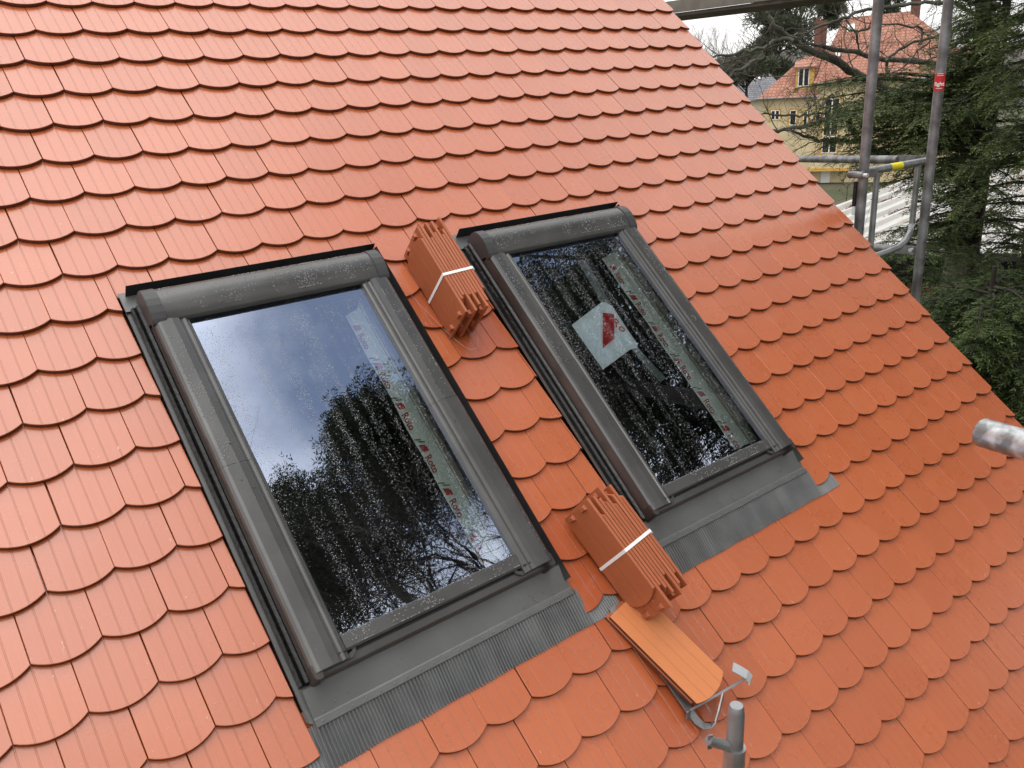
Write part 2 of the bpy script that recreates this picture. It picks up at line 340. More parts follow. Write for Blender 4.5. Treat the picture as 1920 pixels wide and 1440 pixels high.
# ------------------------------------------------------------------ our house: walls, deck, tiles
U_END = 22.4 * W; U_START = -15 * W; V_TOP = 1.42; V_EAVE = -31.16 * S
WIN = [0.0, 1.405]
house = empty('tiled_house', (0, 0, 0))
tag(house, 'house whose steep orange-red scalloped tile roof fills the photo and carries both roof windows', 'house')
mb = MB()
x0, x1 = U_START + 0.05, U_END - 0.14
e0 = rw(0, V_EAVE + 0.5, -0.30); rdg = rw(0, V_TOP, -0.25); yb = 2 * rdg.y - e0.y
mb.add([(x, y, z) for x in (x0, x1) for (y, z) in ((e0.y, GROUND_Z), (e0.y, e0.z), (rdg.y, rdg.z), (yb, e0.z), (yb, GROUND_Z))],
       [(0, 1, 2, 3, 4), (9, 8, 7, 6, 5), (0, 5, 6, 1), (3, 8, 9, 4)])
mb.build('wall', RENDERW, house)
roof = empty('roof', rot=(PITCH, 0, 0)); roof.parent = house
# deck with the two window openings cut out of it
mb = MB()
us = [U_START, 0.0 + WIN[0], 0.73 + WIN[0], 0.0 + WIN[1], 0.73 + WIN[1], U_END - 0.03]; vsn = [V_EAVE + 0.05, -2.83, -1.60, V_TOP]
for i in range(5):
    for j in range(3):
        if j == 1 and i in (1, 3): continue
        mb.box(us[i], us[i + 1], vsn[j], vsn[j + 1], -0.12, -0.085)
mb.build('underlay', DECK, roof)
mb = MB(); b1 = rw(0, V_TOP, 0.0)
mb.add([(U_START, b1.y, b1.z), (U_END, b1.y, b1.z), (U_END, 2 * b1.y - e0.y + .5, e0.z - .4), (U_START, 2 * b1.y - e0.y + .5, e0.z - .4)], [(0, 1, 2, 3)])
mb.add([(U_START, b1.y, b1.z - .1), (U_END, b1.y, b1.z - .1), (U_END, 2 * b1.y - e0.y + .5, e0.z - .5), (U_START, 2 * b1.y - e0.y + .5, e0.z - .5)], [(3, 2, 1, 0)])
mb.build('rear_slope', RAW, house)

SAG = 0.029; TL = 0.375; TT = 0.0135
def tile_outline(hw=W / 2 - 0.0011, nose=SAG, length=TL, seg=12):
    pts = [(-hw, length), (-hw, 0)]
    Rr = (hw * hw + nose * nose) / (2 * nose); cy = Rr - nose; a0 = math.asin(hw / Rr)
    for k in range(1, seg): a = -a0 + 2 * a0 * k / seg; pts.append((Rr * sin(a), cy - Rr * cos(a)))
    return pts + [(hw, 0), (hw, length)]
def clip(poly, ax, val, keep_less):
    o = []
    for i, p in enumerate(poly):
        q = poly[(i + 1) % len(poly)]
        ip = (p[ax] <= val) == keep_less; iq = (q[ax] <= val) == keep_less
        if ip: o.append(p)
        if ip != iq:
            t = (val - p[ax]) / (q[ax] - p[ax]); o.append((p[0] + t * (q[0] - p[0]), p[1] + t * (q[1] - p[1])))
    return o
def slab(poly, t=TT):
    cx = (min(p[0] for p in poly) + max(p[0] for p in poly)) / 2; cy = (min(p[1] for p in poly) + max(p[1] for p in poly)) / 2
    hw = max(1e-4, (max(p[0] for p in poly) - min(p[0] for p in poly)) / 2); hl = max(1e-4, (max(p[1] for p in poly) - min(p[1] for p in poly)) / 2)
    i = 0.0013; n = len(poly)
    V = [(cx + (p[0] - cx) * (1 - i / hw), cy + (p[1] - cy) * (1 - i / hl), 0) for p in poly] + [(p[0], p[1], -0.0014) for p in poly] + [(p[0], p[1], -t) for p in poly]
    Fc = [tuple(range(n)), tuple(range(3 * n - 1, 2 * n - 1, -1))]
    for r in (0, 1):
        for k in range(n):
            k2 = (k + 1) % n; Fc.append((r * n + k, (r + 1) * n + k, (r + 1) * n + k2, r * n + k2))
    return V, Fc
EDGE = mat('shaded_tile_edge', (0.095, 0.026, 0.014), 0.6, noise=(30, (0.15, 0.042, 0.022), .4, .75))  # shade on the tile rims, painted in as a darker edge colour
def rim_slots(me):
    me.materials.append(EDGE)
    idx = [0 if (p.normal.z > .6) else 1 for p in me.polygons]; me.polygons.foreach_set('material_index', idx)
def tile_mesh(name, poly, m, V=None, Fc=None, rnd=None):
    if V is None: V, Fc = slab(poly)
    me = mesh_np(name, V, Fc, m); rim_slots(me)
    uvl = me.uv_layers.new(name='tile'); co = np.array(V)
    li = np.empty(len(me.loops), dtype=np.int32); me.loops.foreach_get('vertex_index', li)
    uvl.data.foreach_set('uv', np.stack([co[li, 0] / W + 0.5, co[li, 1] / S], 1).ravel().astype(np.float32))
    return me
FULL = tile_outline()
TILT = math.atan(0.0165 / S)
# which stretch of the roof is taken by the windows (u range, v range)
def pieces(uc, i):
    """outline(s), relative to (uc, -i*S), of the tile centred at uc in course i; [] when nothing is left"""
    poly = FULL; v0 = -i * S
    if uc + W / 2 > U_END: poly = clip(poly, 0, U_END - uc, True)
    res = [poly]
    for wu in WIN:
        a, b = wu - 0.137, wu + 0.884
        if uc + W / 2 <= a or uc - W / 2 >= b: continue
        nr = []
        for p in res:
            if not p: continue
            if 8 <= i <= 17:
                top_only = i <= 9
                l = clip(p, 0, a - uc, True); r = clip(p, 0, b - uc, False)
                if len(l) > 2: nr.append(l)
                if len(r) > 2: nr.append(r)
                mid = clip(clip(p, 0, a - uc, False), 0, b - uc, True)
                if top_only and len(mid) > 2:
                    mid = clip(mid, 1, -1.392 - v0, False)
                    if len(mid) > 2: nr.append(mid)
            elif 18 <= i <= 19:                    # tops tucked under the pleated skirt
                l = clip(p, 1, -2.93 - v0, True)
                if len(l) > 2: nr.append(l)
            else: nr.append(p)
        res = nr
    return [p for p in res if len(p) > 2 and (max(q[0] for q in p) - min(q[0] for q in p)) > 0.006]
shared = tile_mesh('roof_tile', FULL, TILE); shared_wet = tile_mesh('roof_tile', FULL, TILE_WET)
cand = []
for i in range(-7, 32):
    off = 0.0 if i % 2 == 0 else 0.5
    for j in range(-15, 23):
        uc = (j + off + 0.5) * W
        if uc - W / 2 > U_END - 0.004: continue
        for p in pieces(uc, i):
            c = proj(rw(uc, -i * S + 0.06, 0)); score = -99
            if c and -60 < c[0] < 1980 and -60 < c[1] < 1500: score = -c[2]
            under = any(wu - 0.12 < uc < wu + 0.87 for wu in WIN) and (i in (9, 18, 19)) and max(q[1] for q in p) < 0.0 
            cand.append((score if not under else -98, uc, i, p))
cand.sort(key=lambda c: -c[0])
SV, SF, SR = [], [], []
def wet_at(u, v):
    return (0.90 < u < 1.27 and -2.02 < v < -1.50) or (0.88 < u < 1.15 and -3.05 < v < -2.78) or (0.95 < u < 1.2 and -3.60 < v < -3.02)
MAXP = 296
for k, (sc, uc, i, p) in enumerate(cand):
    jit = (max(-.0014, min(.0014, random.gauss(0, 0.0008))), random.gauss(0, 0.0013), random.gauss(0, 0.0005)); rz = random.gauss(0, 0.0026); rx = -TILT + random.gauss(0, 0.0016)
    wet = wet_at(uc, -i * S)
    if k < MAXP and sc > -50:
        me = (shared_wet if wet else shared) if p is FULL else tile_mesh('roof_tile', p, TILE_WET if wet else TILE)
        link('roof_tile', me, roof, (uc + jit[0], -i * S + jit[1], jit[2]), (rx, 0, rz))
    else:
        v_, f_ = slab(p); mt = Matrix.Translation((uc + jit[0], -i * S + jit[1], jit[2])) @ Matrix.Rotation(rz, 4, 'Z') @ Matrix.Rotation(rx, 4, 'X')
        b0 = len(SV); SR.append((v_, random.random(), b0)); SV += [tuple(mt @ Vector(q)) for q in v_]; SF += [tuple(x + b0 for x in f) for f in f_]
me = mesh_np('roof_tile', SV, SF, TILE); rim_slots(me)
uvl = me.uv_layers.new(name='tile'); loc = np.concatenate([np.array(v_) for v_, r_, b_0 in SR]); rv = np.concatenate([np.full(len(v_), r_) for v_, r_, b_0 in SR])
li = np.empty(len(me.loops), dtype=np.int32); me.loops.foreach_get('vertex_index', li)
uvl.data.foreach_set('uv', np.stack([loc[li, 0] / W + 0.5, loc[li, 1] / S], 1).ravel().astype(np.float32))
a_ = me.attributes.new('rnd', 'FLOAT', 'POINT'); a_.data.foreach_set('value', rv.astype(np.float32))
link('roof_tile', me, roof, kind='stuff')

# ------------------------------------------------------------------ roof windows
def text_mesh(txt, size, m, depth=0.0):
    c = bpy.data.curves.new('t', 'FONT'); c.body = txt; c.size = size; c.extrude = depth; c.resolution_u = 3; c.align_x = 'LEFT'; c.offset = 0.0008 if size > .02 else 0
    o = bpy.data.objects.new('t', c); COL.objects.link(o)
    dg_ = bpy.context.evaluated_depsgraph_get(); me = bpy.data.meshes.new_from_object(o.evaluated_get(dg_))
    bpy.data.objects.remove(o); bpy.data.curves.remove(c); me.materials.clear(); me.materials.append(m)
    return me
REDF = mat('faint_red_print', (0.42, 0.06, 0.06), 0.5)
LOGO = text_mesh('Roto', 0.036, REDF, 0.0002)
def mirror(prof): return [(0.726 - p[0], p[1]) for p in prof]
def drops(parent, spots, seed, n0):
    rg = random.Random(seed); V = []; Fc = []
    for (ua, ub, va, vb, nf, cnt, cl) in spots:
        cs = [(rg.uniform(ua, ub), rg.uniform(va, vb)) for _ in range(cl)]
        for _ in range(cnt):
            c = rg.choice(cs); u = min(ub, max(ua, rg.gauss(c[0], .018))); v = min(vb, max(va, rg.gauss(c[1], .03)))
            r = rg.uniform(.0011, .0031); n = nf(u, v); b = len(V)
            V.append((u, v, n + r * .55))
            for q in range(7): V.append((u + r * .6 * cos(q * .8976), v + r * .6 * sin(q * .8976), n + r * .42))
            for q in range(7): V.append((u + r * cos(q * .8976), v + r * sin(q * .8976), n - .0003))
            for q in range(7):
                q2 = (q + 1) % 7; Fc += [(b, b + 1 + q, b + 1 + q2), (b + 1 + q, b + 8 + q, b + 8 + q2), (b + 1 + q, b + 8 + q2, b + 1 + q2)]
    link('water_drops', mesh_np('water_drops', V, Fc, DROP, True), parent, kind='stuff')
COVER = [(-1.452, .03), (-1.450, .07), (-1.453, .088), (-1.461, .102), (-1.474, .112), (-1.492, .119), (-1.515, .1225), (-1.54, .121), (-1.565, .115), (-1.585, .107), (-1.596, .099), (-1.599, .090), (-1.594, .082), (-1.58, .075), (-1.56, .03)]
def cover_n(u, v):
    c = COVER[2:11]
    for a, b in zip(c, c[1:]):
        if b[0] <= v <= a[0]: return a[1] + (b[1] - a[1]) * (v - a[0]) / (b[0] - a[0])
    return .1
def roof_window(du, label, right):
    rt = empty('roof_window', rw(du, 0, 0), (PITCH, 0, 0)); tag(rt, label, 'roof window', 'roof windows in the tiled slope')
    # side casings: upper and lower sheet with the seam between them, outer dark side
    prof = [(-.0905, .048), (-.0895, .084), (-.086, .095), (-.078, .1015), (-.068, .1035), (-.030, .1035), (-.008, .1015), (-.004, .096), (.004, .0945), (.010, .0975), (.014, .0975), (.018, .092), (.026, .090), (.030, .084), (.030, .05)]
    lowp = [(p[0] + (-.0012 if i < 5 else .0003), p[1] + (.0014 if p[1] > .06 else 0)) for i, p in enumerate(prof)]
    for f in (lambda p: p, mirror):
        MB().ext(f(prof), 'v', -1.585, -2.1725).build('side_casing', ANTH, rt, bevel=.0008)
        MB().ext(f(lowp), 'v', -2.1735, -2.872).build('side_casing', ANTH, rt, bevel=.0008)
        MB().ext(f([(-.086, .0), (-.0895, .02), (-.0885, .0478), (-.05, .0478), (-.05, .0)]), 'v', -1.47, -2.862).build('frame_side', ANTHD, rt, bevel=.001)
        # screws
        s_ = MB()
        for v in (-2.10, -2.235, -2.27):
            u = (-.03, -.045, -.02)[(-2.10, -2.235, -2.27).index(v)]; u = u if f is not mirror else .726 - u
            s_.tube([(u, v, .1025), (u, v, .1062)], .0032, 8)
        s_.build('screw', PLAST, rt, kind='stuff')
    # rubber seal and gutter at the left, folded flashing both sides
    MB().ext([(-.119, .004), (-.120, .026), (-.113, .034), (-.106, .028), (-.103, .040), (-.094, .046), (-.090, .04), (-.089, .004)], 'v', -1.47, -2.875).build('rubber_seal', RUBBER, rt, bevel=.001)
    MB().sheet([(-.1345, .013), (-.1335, .003), (-.131, .001), (-.09, .001)], 'v', -1.40, -2.972, .0012).build('side_flashing', APRON, rt)
    MB().ext([(-.136, -2.972), (-.119, -2.985), (-.100, -2.978), (-.096, -2.962), (-.096, -2.94), (-.136, -2.94)], 'n', .0035, .006).build('flashing_tip', APRON, rt)
    MB().ext(mirror([(-.119, .004), (-.117, .03), (-.1, .04), (-.092, .004)]), 'v', -1.47, -2.875).build('rubber_seal', RUBBER, rt, bevel=.001)
    MB().sheet([(.812, .004), (.848, .001), (.852, .003), (.876, .044)], 'v', -1.40, -2.946, .0014).build('side_flashing', BLACK, rt)
    # top: flashing sheet, black upright flange, cover with end caps
    MB().ext([(-1.380, .0), (-1.47, .012), (-1.47, .0135), (-1.38, .0015)], 'u', -.134, .872).build('top_flashing', APRON, rt)
    MB().ext([(-1.3975, -.002), (-1.3925, .056), (-1.3945, .057), (-1.4, -.001)], 'u', -.112, .868).build('upright_flange', BLACK, rt)
    MB().ext(COVER, 'u', -.046, .772).build('top_cover', ANTH, rt, smooth=True)
    def capprof(k): return [(-1.52 + (p[0] + 1.52) * k, .05 + (p[1] - .05) * k) for p in COVER]
    for a, b in ((-.094, -.0455), (.7715, .820)):
        MB().ext(capprof(1.045), 'u', a, b).build('end_cap', PLAST, rt, bevel=.002)
        for k in (0,): pass
    # glazing
    g0, g1, v0, v1 = .031, .695, -2.799, -1.615
    gn = .0755
    o = MB().add([(g0 - .004, v0 - .004, gn), (g1 + .004, v0 - .004, gn), (g1 + .004, v1 + .03, gn), (g0 - .004, v1 + .03, gn)], [(0, 1, 2, 3)]).build('glass_pane', GLASS, rt)
    e = MB(); t_ = .014
    for a in ((g0 - .004, g1 + .004, v0 - .004, v0 + t_), (g0 - .004, g1 + .004, v1 - .002, v1 + .03), (g0 - .004, g0 + t_ * .5, v0 + t_, v1 - .002), (g1 - t_, g1 + .004, v0 + t_, v1 - .002)):
        e.box(a[0], a[1], a[2], a[3], gn - .008, gn - .003)
    e.build('pane_edge', BLACK, rt)
    MB().box(.02, .71, -1.625, -1.585, .035, .066).build('head_gap', BLACK, rt)
    # interior: lining walls and a dark room
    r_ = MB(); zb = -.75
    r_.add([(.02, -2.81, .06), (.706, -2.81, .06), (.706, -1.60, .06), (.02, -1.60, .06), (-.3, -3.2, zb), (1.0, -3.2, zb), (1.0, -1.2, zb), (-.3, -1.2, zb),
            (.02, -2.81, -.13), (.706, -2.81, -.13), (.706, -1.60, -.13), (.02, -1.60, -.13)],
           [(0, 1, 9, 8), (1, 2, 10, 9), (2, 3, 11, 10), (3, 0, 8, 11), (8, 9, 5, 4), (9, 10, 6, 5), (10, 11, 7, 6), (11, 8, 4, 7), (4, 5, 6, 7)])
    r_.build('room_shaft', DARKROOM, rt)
    MB().ext([(.7045, .066), (.694, .066), (.690, .03), (.694, .028), (.694, .012), (.690, .010), (.690, -.018), (.7045, -.018)], 'v', -2.795, -1.63).build('inner_lining', PVC, rt, bevel=.001)
    # protective film hanging on the lining, slightly wavy
    V = []; Fc = []; n_ = 30
    for k in range(n_ + 1):
        v = -1.64 - (2.79 - 1.64) * k / n_
        for q, (u, n) in enumerate(((.6895, .002), (.672, -.020), (.640 + .002 * sin(k * .8), -.045 - .002 * sin(k * .5)))): V.append((u, v, n))
    for k in range(n_):
        for q in range(2): a = k * 3 + q; Fc.append((a, a + 1, a + 4, a + 3))
    fl = link('protective_film', mesh_np('protective_film', V, Fc, FILM, True), rt)
    # print: red block, name, slashes, repeated down the film; reads down the slope with its top towards the glass
    up = Vector((.788, 0, .616)); nf_ = Vector((-.616, 0, .788)); o3 = Vector((.642, 0, -.0435)) + nf_ * .0025
    Mtx = Matrix(((0, up.x, nf_.x), (-1, 0, 0), (0, up.z, nf_.z))).to_4x4()
    def fp(a, h): return o3 + up * h + Vector((0, a, 0))
    for k in range(6):
        v = -1.70 - k * .19
        o = link('printed_name', LOGO, fl); o.matrix_local = Matrix.Translation(o3 + up * .004 + Vector((0, v - .040, 0))) @ Mtx
        MB().add([fp(v + .006, .006), fp(v - .018, .006), fp(v - .028, .030), fp(v - .006, .030)], [(0, 1, 2, 3)]).build('printed_block', RED, fl)
        s_ = MB()
        for a, h in ((-.150, .000), (-.166, .012), (-.178, .004)):
            s_.add([fp(v + a, h), fp(v + a - .004, h), fp(v + a - .016, h + .022), fp(v + a - .012, h + .022)], [(0, 1, 2, 3)])
        s_.build('printed_slash', INK, fl)
    # sash foot, lower frame, closing brackets
    MB().ext([(-2.798, .05), (-2.798, .0855), (-2.801, .0890), (-2.842, .0870), (-2.848, .083), (-2.849, .05)], 'u', .0305, .6955).build('sash_foot', ANTH, rt, bevel=.0008)
    MB().ext([(-2.851, .03), (-2.853, .066), (-2.858, .070), (-2.880, .066), (-2.884, .060), (-2.888, .012), (-2.86, .012)], 'u', -.084, .810).build('lower_frame', ANTH, rt, bevel=.001)
    MB().box(-.05, .776, -2.8525, -2.845, .045, .062).build('shadow_gap', BLACK, rt)
    hook = [(-.060, -2.846), (-.012, -2.846), (-.004, -2.857), (.030, -2.860), (.046, -2.854), (.058, -2.838), (.066, -2.832), (.075, -2.836), (.073, -2.842), (.065, -2.843), (.056, -2.862), (.040, -2.873), (-.060, -2.873)]
    for f in (lambda p: p, mirror):
        h = MB().ext(f(hook), 'n', .072, .079).build('corner_bracket', PLAST, rt, bevel=.0012)
        s_ = MB()
        for u in (-.045, -.025):
            u = u if f is not mirror else .726 - u
            s_.tube([(u, -2.862, .078), (u, -2.862, .081)], .004, 8)
        s_.build('bracket_rivet', GALVD, h)
    # end plates closing the casings at the bottom corner
    for f in (lambda p: p, mirror):
        pp = f([(-.0915, -2.845), (.029, -2.845), (.029, -2.850), (-.05, -2.852), (-.062, -2.875), (-.066, -2.893), (-.085, -2.893), (-.0915, -2.886)])
        MB().ext(pp, 'n', .01, .0995).build('corner_block', ANTHD, rt, bevel=.004)
    # apron, rivet strip, pleated skirt
    MB().ext([(-2.884, .034), (-2.888, .030), (-2.972, .0165), (-2.978, .0185), (-2.998, .0175), (-3.000, .0140), (-2.884, .012)], 'u', -.118, .872).build('apron', APRON, rt, bevel=.0006)
    s_ = MB()
    for k in range(21):
        u = -.095 + k * .0475; s_.tube([(u, -2.988, .017), (u, -2.988, .0195), (u, -2.988, .0205)], [.0042, .0036, .0015], 8)
    s_.build('apron_rivets', APRON, rt, smooth=True, kind='stuff')
    cols = 1100; ua, ub = -.235, 1.037; rg = random.Random(5 + int(du)); V = []; Fc = []; ph = 0; wob = 0
    amp = .0046
    for k in range(cols + 1):
        ph += (ub - ua) / cols * 2 * pi / .0115 * (1 + .10 * sin(k * .031) + rg.uniform(-.25, .25) * .5)
        wob = wob * .97 + rg.gauss(0, .00015)
        a = amp * (.8 + .2 * sin(k * .035 + 1) ** 2)
        for q in range(7):
            tq = q / 6; v = -2.985 - .132 * tq + (.0015 * sin(k * .03) if q == 6 else 0)
            uu = ua + (ub - ua) * k / cols; ins = max(0, min(1, (uu + .142) / .03)) * max(0, min(1, (.915 - uu) / .03))
            n = (.0125 * ins - .0150 * (1 - ins)) * (1 - tq) - .0062 * tq + a * (.5 + .5 * ins) * sin(ph + .5 * sin(tq * 3 + k * .009)) + .0004 * sin(tq * 5 + k * .03)
            V.append((ua + (ub - ua) * k / cols + wob * tq, v, n))
    for k in range(cols):
        for q in range(6): b = k * 7 + q; Fc.append((b, b + 1, b + 8, b + 7))
    link('pleated_skirt', mesh_np('pleated_skirt', V, Fc, LEAD, True), rt)
    flat = lambda n: (lambda u, v: n)
    drops(rt, [(-.03, .76, -1.575, -1.465, cover_n, 700, 30), (-.07, -.03, -2.86, -1.62, flat(.1035), 330, 34), (.757, .80, -2.86, -1.62, flat(.1035), 300, 30),
               (.04, .69, -2.84, -2.803, flat(.0885), 260, 14), (-.1, .86, -2.965, -2.895, flat(.0235), 90, 16), (-.1, .86, -2.997, -2.977, flat(.0185), 70, 10)], int(du * 10) + 3, 0)
    if right:
        z = .069
        p = [(.119, -2.003), (.350, -1.932), (.372, -1.940), (.393, -1.965), (.386, -2.185), (.375, -2.197), (.330, -2.195), (.128, -2.245)]
        s_ = MB().add([(a, b, z) for a, b in p] , [tuple(range(len(p)))]).build('paper_sticker', PAPER, rt)
        MB().add([(a, b, z + .0006) for a, b in ((.318, -1.985), (.375, -2.006), (.285, -2.125), (.196, -2.150))], [(0, 1, 2, 3)]).build('printed_block', RED, s_)
        me = text_mesh('R', .062, RED, .0001); o = link('printed_name', me, s_, (.325, -2.040, z + .0006), (0, 0, R(-68)))
        me = text_mesh('o', .062, RED, .0001); o = link('printed_name', me, s_, (.3405, -2.078, z + .0006), (0, 0, R(-68)))
        MB().add([(a, b, z - .0008) for a, b in ((.337, -2.19), (.375, -2.185), (.415, -2.375), (.370, -2.385))], [(0, 1, 2, 3)]).build('grey_tape', TAPE, rt)
        MB().add([(a, b, z - .0008) for a, b in ((.345, -1.95), (.392, -1.955), (.42, -1.70), (.375, -1.69))], [(0, 1, 2, 3)]).build('grey_tape', TAPE, rt)
    return rt
roof_window(WIN[0], 'large dark grey roof window nearest the camera, its rain-streaked glass mirroring blue sky and trees', False)
roof_window(WIN[1], 'dark grey roof window with a white paper sticker and red slash behind its nearly black glass', True)

# ------------------------------------------------------------------ tile bundles
def bundle_tile_mesh(flip):
    """tile standing on its long edge: length along v, width along n, thickness along u (0..0.0125)"""
    poly = tile_outline(W / 2, .030, .38, 10)
    V, Fc = slab(poly, .0108)
    V = [(-z, (y if not flip else .35 - y) , x + W / 2) for (x, y, z) in V]       # u, v, n
    uvs = None
    b = len(V); mbx = MB(); mbx.v = V; mbx.f = Fc
    for (n0, n1) in ((.030, .060), (.120, .150)):                                 # nibs on the back face (towards -u... the rear)
        y0, y1 = (.350, .372) if not flip else (-.022, .000)
        mbx.add([(-.012, y0 + .004, n0 + .003), (-.012, y1 - .004, n0 + .003), (-.012, y1 - .004, n1 - .003), (-.012, y0 + .004, n1 - .003), (0.0005, y0, n0), (0.0005, y1, n0), (0.0005, y1, n1), (0.0005, y0, n1)],
                [(0, 1, 2, 3), (7, 6, 5, 4), (0, 4, 5, 1), (1, 5, 6, 2), (2, 6, 7, 3), (3, 7, 4, 0)])
    # ribs on the back face
    for n0 in (.035, .065, .09, .115, .145):
        mbx.box(-.0008, .0005, .0 if not flip else .0, .30, n0, n0 + .0012)
    return mbx
CLAYE = tile_material('clay_tile_edge', (0.30, 0.074, 0.027), (0.40, 0.115, 0.045), 0, .5)
def make_tile(flip, m):
    b = bundle_tile_mesh(flip); me = mesh_np('roof_tile', b.v, b.f, m)
    uvl = me.uv_layers.new(name='tile'); co = np.array(b.v); li = np.empty(len(me.loops), dtype=np.int32); me.loops.foreach_get('vertex_index', li)
    uvl.data.foreach_set('uv', np.stack([co[li, 2] / W, co[li, 1] / S], 1).ravel().astype(np.float32))
    bm = bmesh.new(); bm.from_mesh(me); bmesh.ops.recalc_face_normals(bm, faces=bm.faces); bm.to_mesh(me); bm.free()
    return me
BA, BB = make_tile(False, CLAYE), make_tile(True, CLAYE)
def bundle(label, loc, rz, seq, strapv, rx=0):
    mt = Matrix.Translation(rw(*loc)) @ Matrix.Rotation(PITCH, 4, 'X') @ Matrix.Rotation(rz, 4, 'Z') @ Matrix.Rotation(rx, 4, 'X')
    e = empty('tile_bundle'); e.matrix_world = mt; tag(e, label, 'tile bundle', 'strapped bundles of spare roof tiles')
    rg = random.Random(int(loc[1] * -100)); n = len(seq); pit = .0148
    for k, (fl, dv) in enumerate(seq):
        link('roof_tile', BB if fl else BA, e, (k * pit + .0, dv + rg.gauss(0, .0015), rg.uniform(0, .0015)), (0, 0, rg.gauss(0, .002)))
    wdt = n * pit; s_ = MB(); o_ = .0012; q = .0055
    for (a, b) in (((-o_, -.001), (-o_, W + .002)), ((-o_, W + .002), (wdt + .001, W + .002)), ((wdt + .001, W + .002), (wdt + .001, -.001))):
        s_.beam((a[0], strapv, a[1]), (b[0], strapv + (.0 if a[0] == b[0] else .006), b[1]), (0, 1, 0), .0125, .0011)
    s_.build('strap', WHITE, e)
    return e
seq1 = [(1, .0), (0, .035), (0, .05), (1, -.005), (0, .045), (1, .02), (0, .05), (1, .005), (1, .03), (0, .06)]
bundle('strapped bundle of orange tiles standing on edge between the tops of the two roof windows', (.986, -1.855, .004), 0, seq1, .16)
seq2 = [(0, .055), (1, .0), (0, .05), (0, .03), (1, .03), (0, .07), (1, .01), (1, .04), (0, .05), (1, .02)]
bundle('strapped bundle of orange tiles leaning beside the lower corner of the sticker window', (1.050, -3.175, .012), R(7), seq2, .21, R(1))

# wire hanging round the upper bundle
mb = MB(); pts = []
for k in range(25):
    t = k / 24; u = .885 + .21 * t; v = -1.47 - .50 * sin(t * 1.9) if t < .83 else -1.47 - .50 + (t - .83) * .55
    pts.append(rw(u, v, .012 + .055 * max(0, t - .7) / .3))
tag(mb.tube(pts, .0006, 5).build('thin_wire', WIRE), 'thin loose wire looped around the foot of the upper tile bundle', 'wire')

# ------------------------------------------------------------------ loose tile lying on the bracket
e = empty('loose_tile'); tag(e, 'single pale orange tile lying on the metal bracket below the lower bundle', 'roof tile')
ax = (Vector((.085, -.40, .062))).normalized(); wx = Vector((.985, .205, .02)); wx = (wx - ax * wx.dot(ax)).normalized(); nx = wx.cross(-ax).normalized()
Mr = Matrix(((wx.x, -ax.x, nx.x), (wx.y, -ax.y, nx.y), (wx.z, -ax.z, nx.z))).to_4x4()
base = Matrix.Rotation(PITCH, 4, 'X') @ Matrix.Translation((1.118, -3.495, .082)) @ Mr
e.matrix_world = base
lm = tile_mesh('tile_body', tile_outline(.087, .024, .40), TILE_NEW)
link('tile_body', lm, e)
e2 = empty('loose_tile'); tag(e2, 'second tile, mostly hidden, lying flat under the pale tile on the bracket', 'roof tile')
e2.matrix_world = base @ Matrix.Translation((-.004, .012, -.0145))
link('tile_body', tile_mesh('tile_body', tile_outline(.087, .024, .40), CLAYE), e2)

# ------------------------------------------------------------------ roof bracket
br = empty('roof_bracket', (0, 0, 0), (PITCH, 0, 0)); tag(br, 'galvanised flat-steel roof bracket holding up the loose tile', 'bracket')
strip = [(.985, -3.10, .006), (1.000, -3.20, .010), (1.018, -3.30, .012), (1.030, -3.42, .016), (1.036, -3.52, .018), (1.040, -3.565, .020), (1.050, -3.590, .026), (1.066, -3.600, .038), (1.084, -3.596, .052)]
MB().ribbon(strip, (1, .12, 0), .028, .005).build('hook_strip', GALV, br, bevel=.0008)
MB().ribbon([(1.084, -3.596, .050), (1.105, -3.575, .066), (1.150, -3.535, .083)], (1, .3, -.3), .028, .005).build('return_arm', GALV, br, bevel=.0008)
MB().beam((1.010, -3.520, .050), (1.255, -3.535, .098), (0, 0, 1), .028, .008).build('cross_bar', GALVD, br, bevel=.0008)
MB().beam((1.010, -3.520, .050), (1.016, -3.545, .012), (1, 0, 0), .018, .005).build('cross_bar_foot', GALVD, br)
MB().ribbon([(1.226, -3.480, .112), (1.246, -3.505, .112), (1.262, -3.528, .110), (1.270, -3.545, .104), (1.270, -3.553, .094), (1.262, -3.553, .088)], (1, .3, 0), .034, .004).build('end_plate', GALVB, br)

# ------------------------------------------------------------------ scaffold at the gable
def pole_through(x, y, d): return at(x, y, d)
PL = at(1611, 420, 5.35); PR = at(1718, 545, 5.75)
def vpole(name, P, z0, z1, r, label, m=GALVD):
    o = MB().tube([(P.x, P.y, z0), (P.x, P.y, z1)], r, 20).build('pole_tube', m, None, smooth=True)
    e = empty(name, (P.x, P.y, z0)); o.parent = e; o.location = (0, 0, 0)
    o.data.transform(Matrix.Translation((-P.x, -P.y, -z0))); tag(e, label, 'scaffold pole', 'upright scaffold poles at the gable'); return e
RP = .0305
pl = vpole('scaffold_pole', PL, GROUND_Z, 3.2, RP, 'grey scaffold pole nearer the roof verge, with the rail clamp on it')
pr = vpole('scaffold_pole', PR, GROUND_Z, 3.2, RP, 'grey scaffold pole farther right, with a small red label near its top')
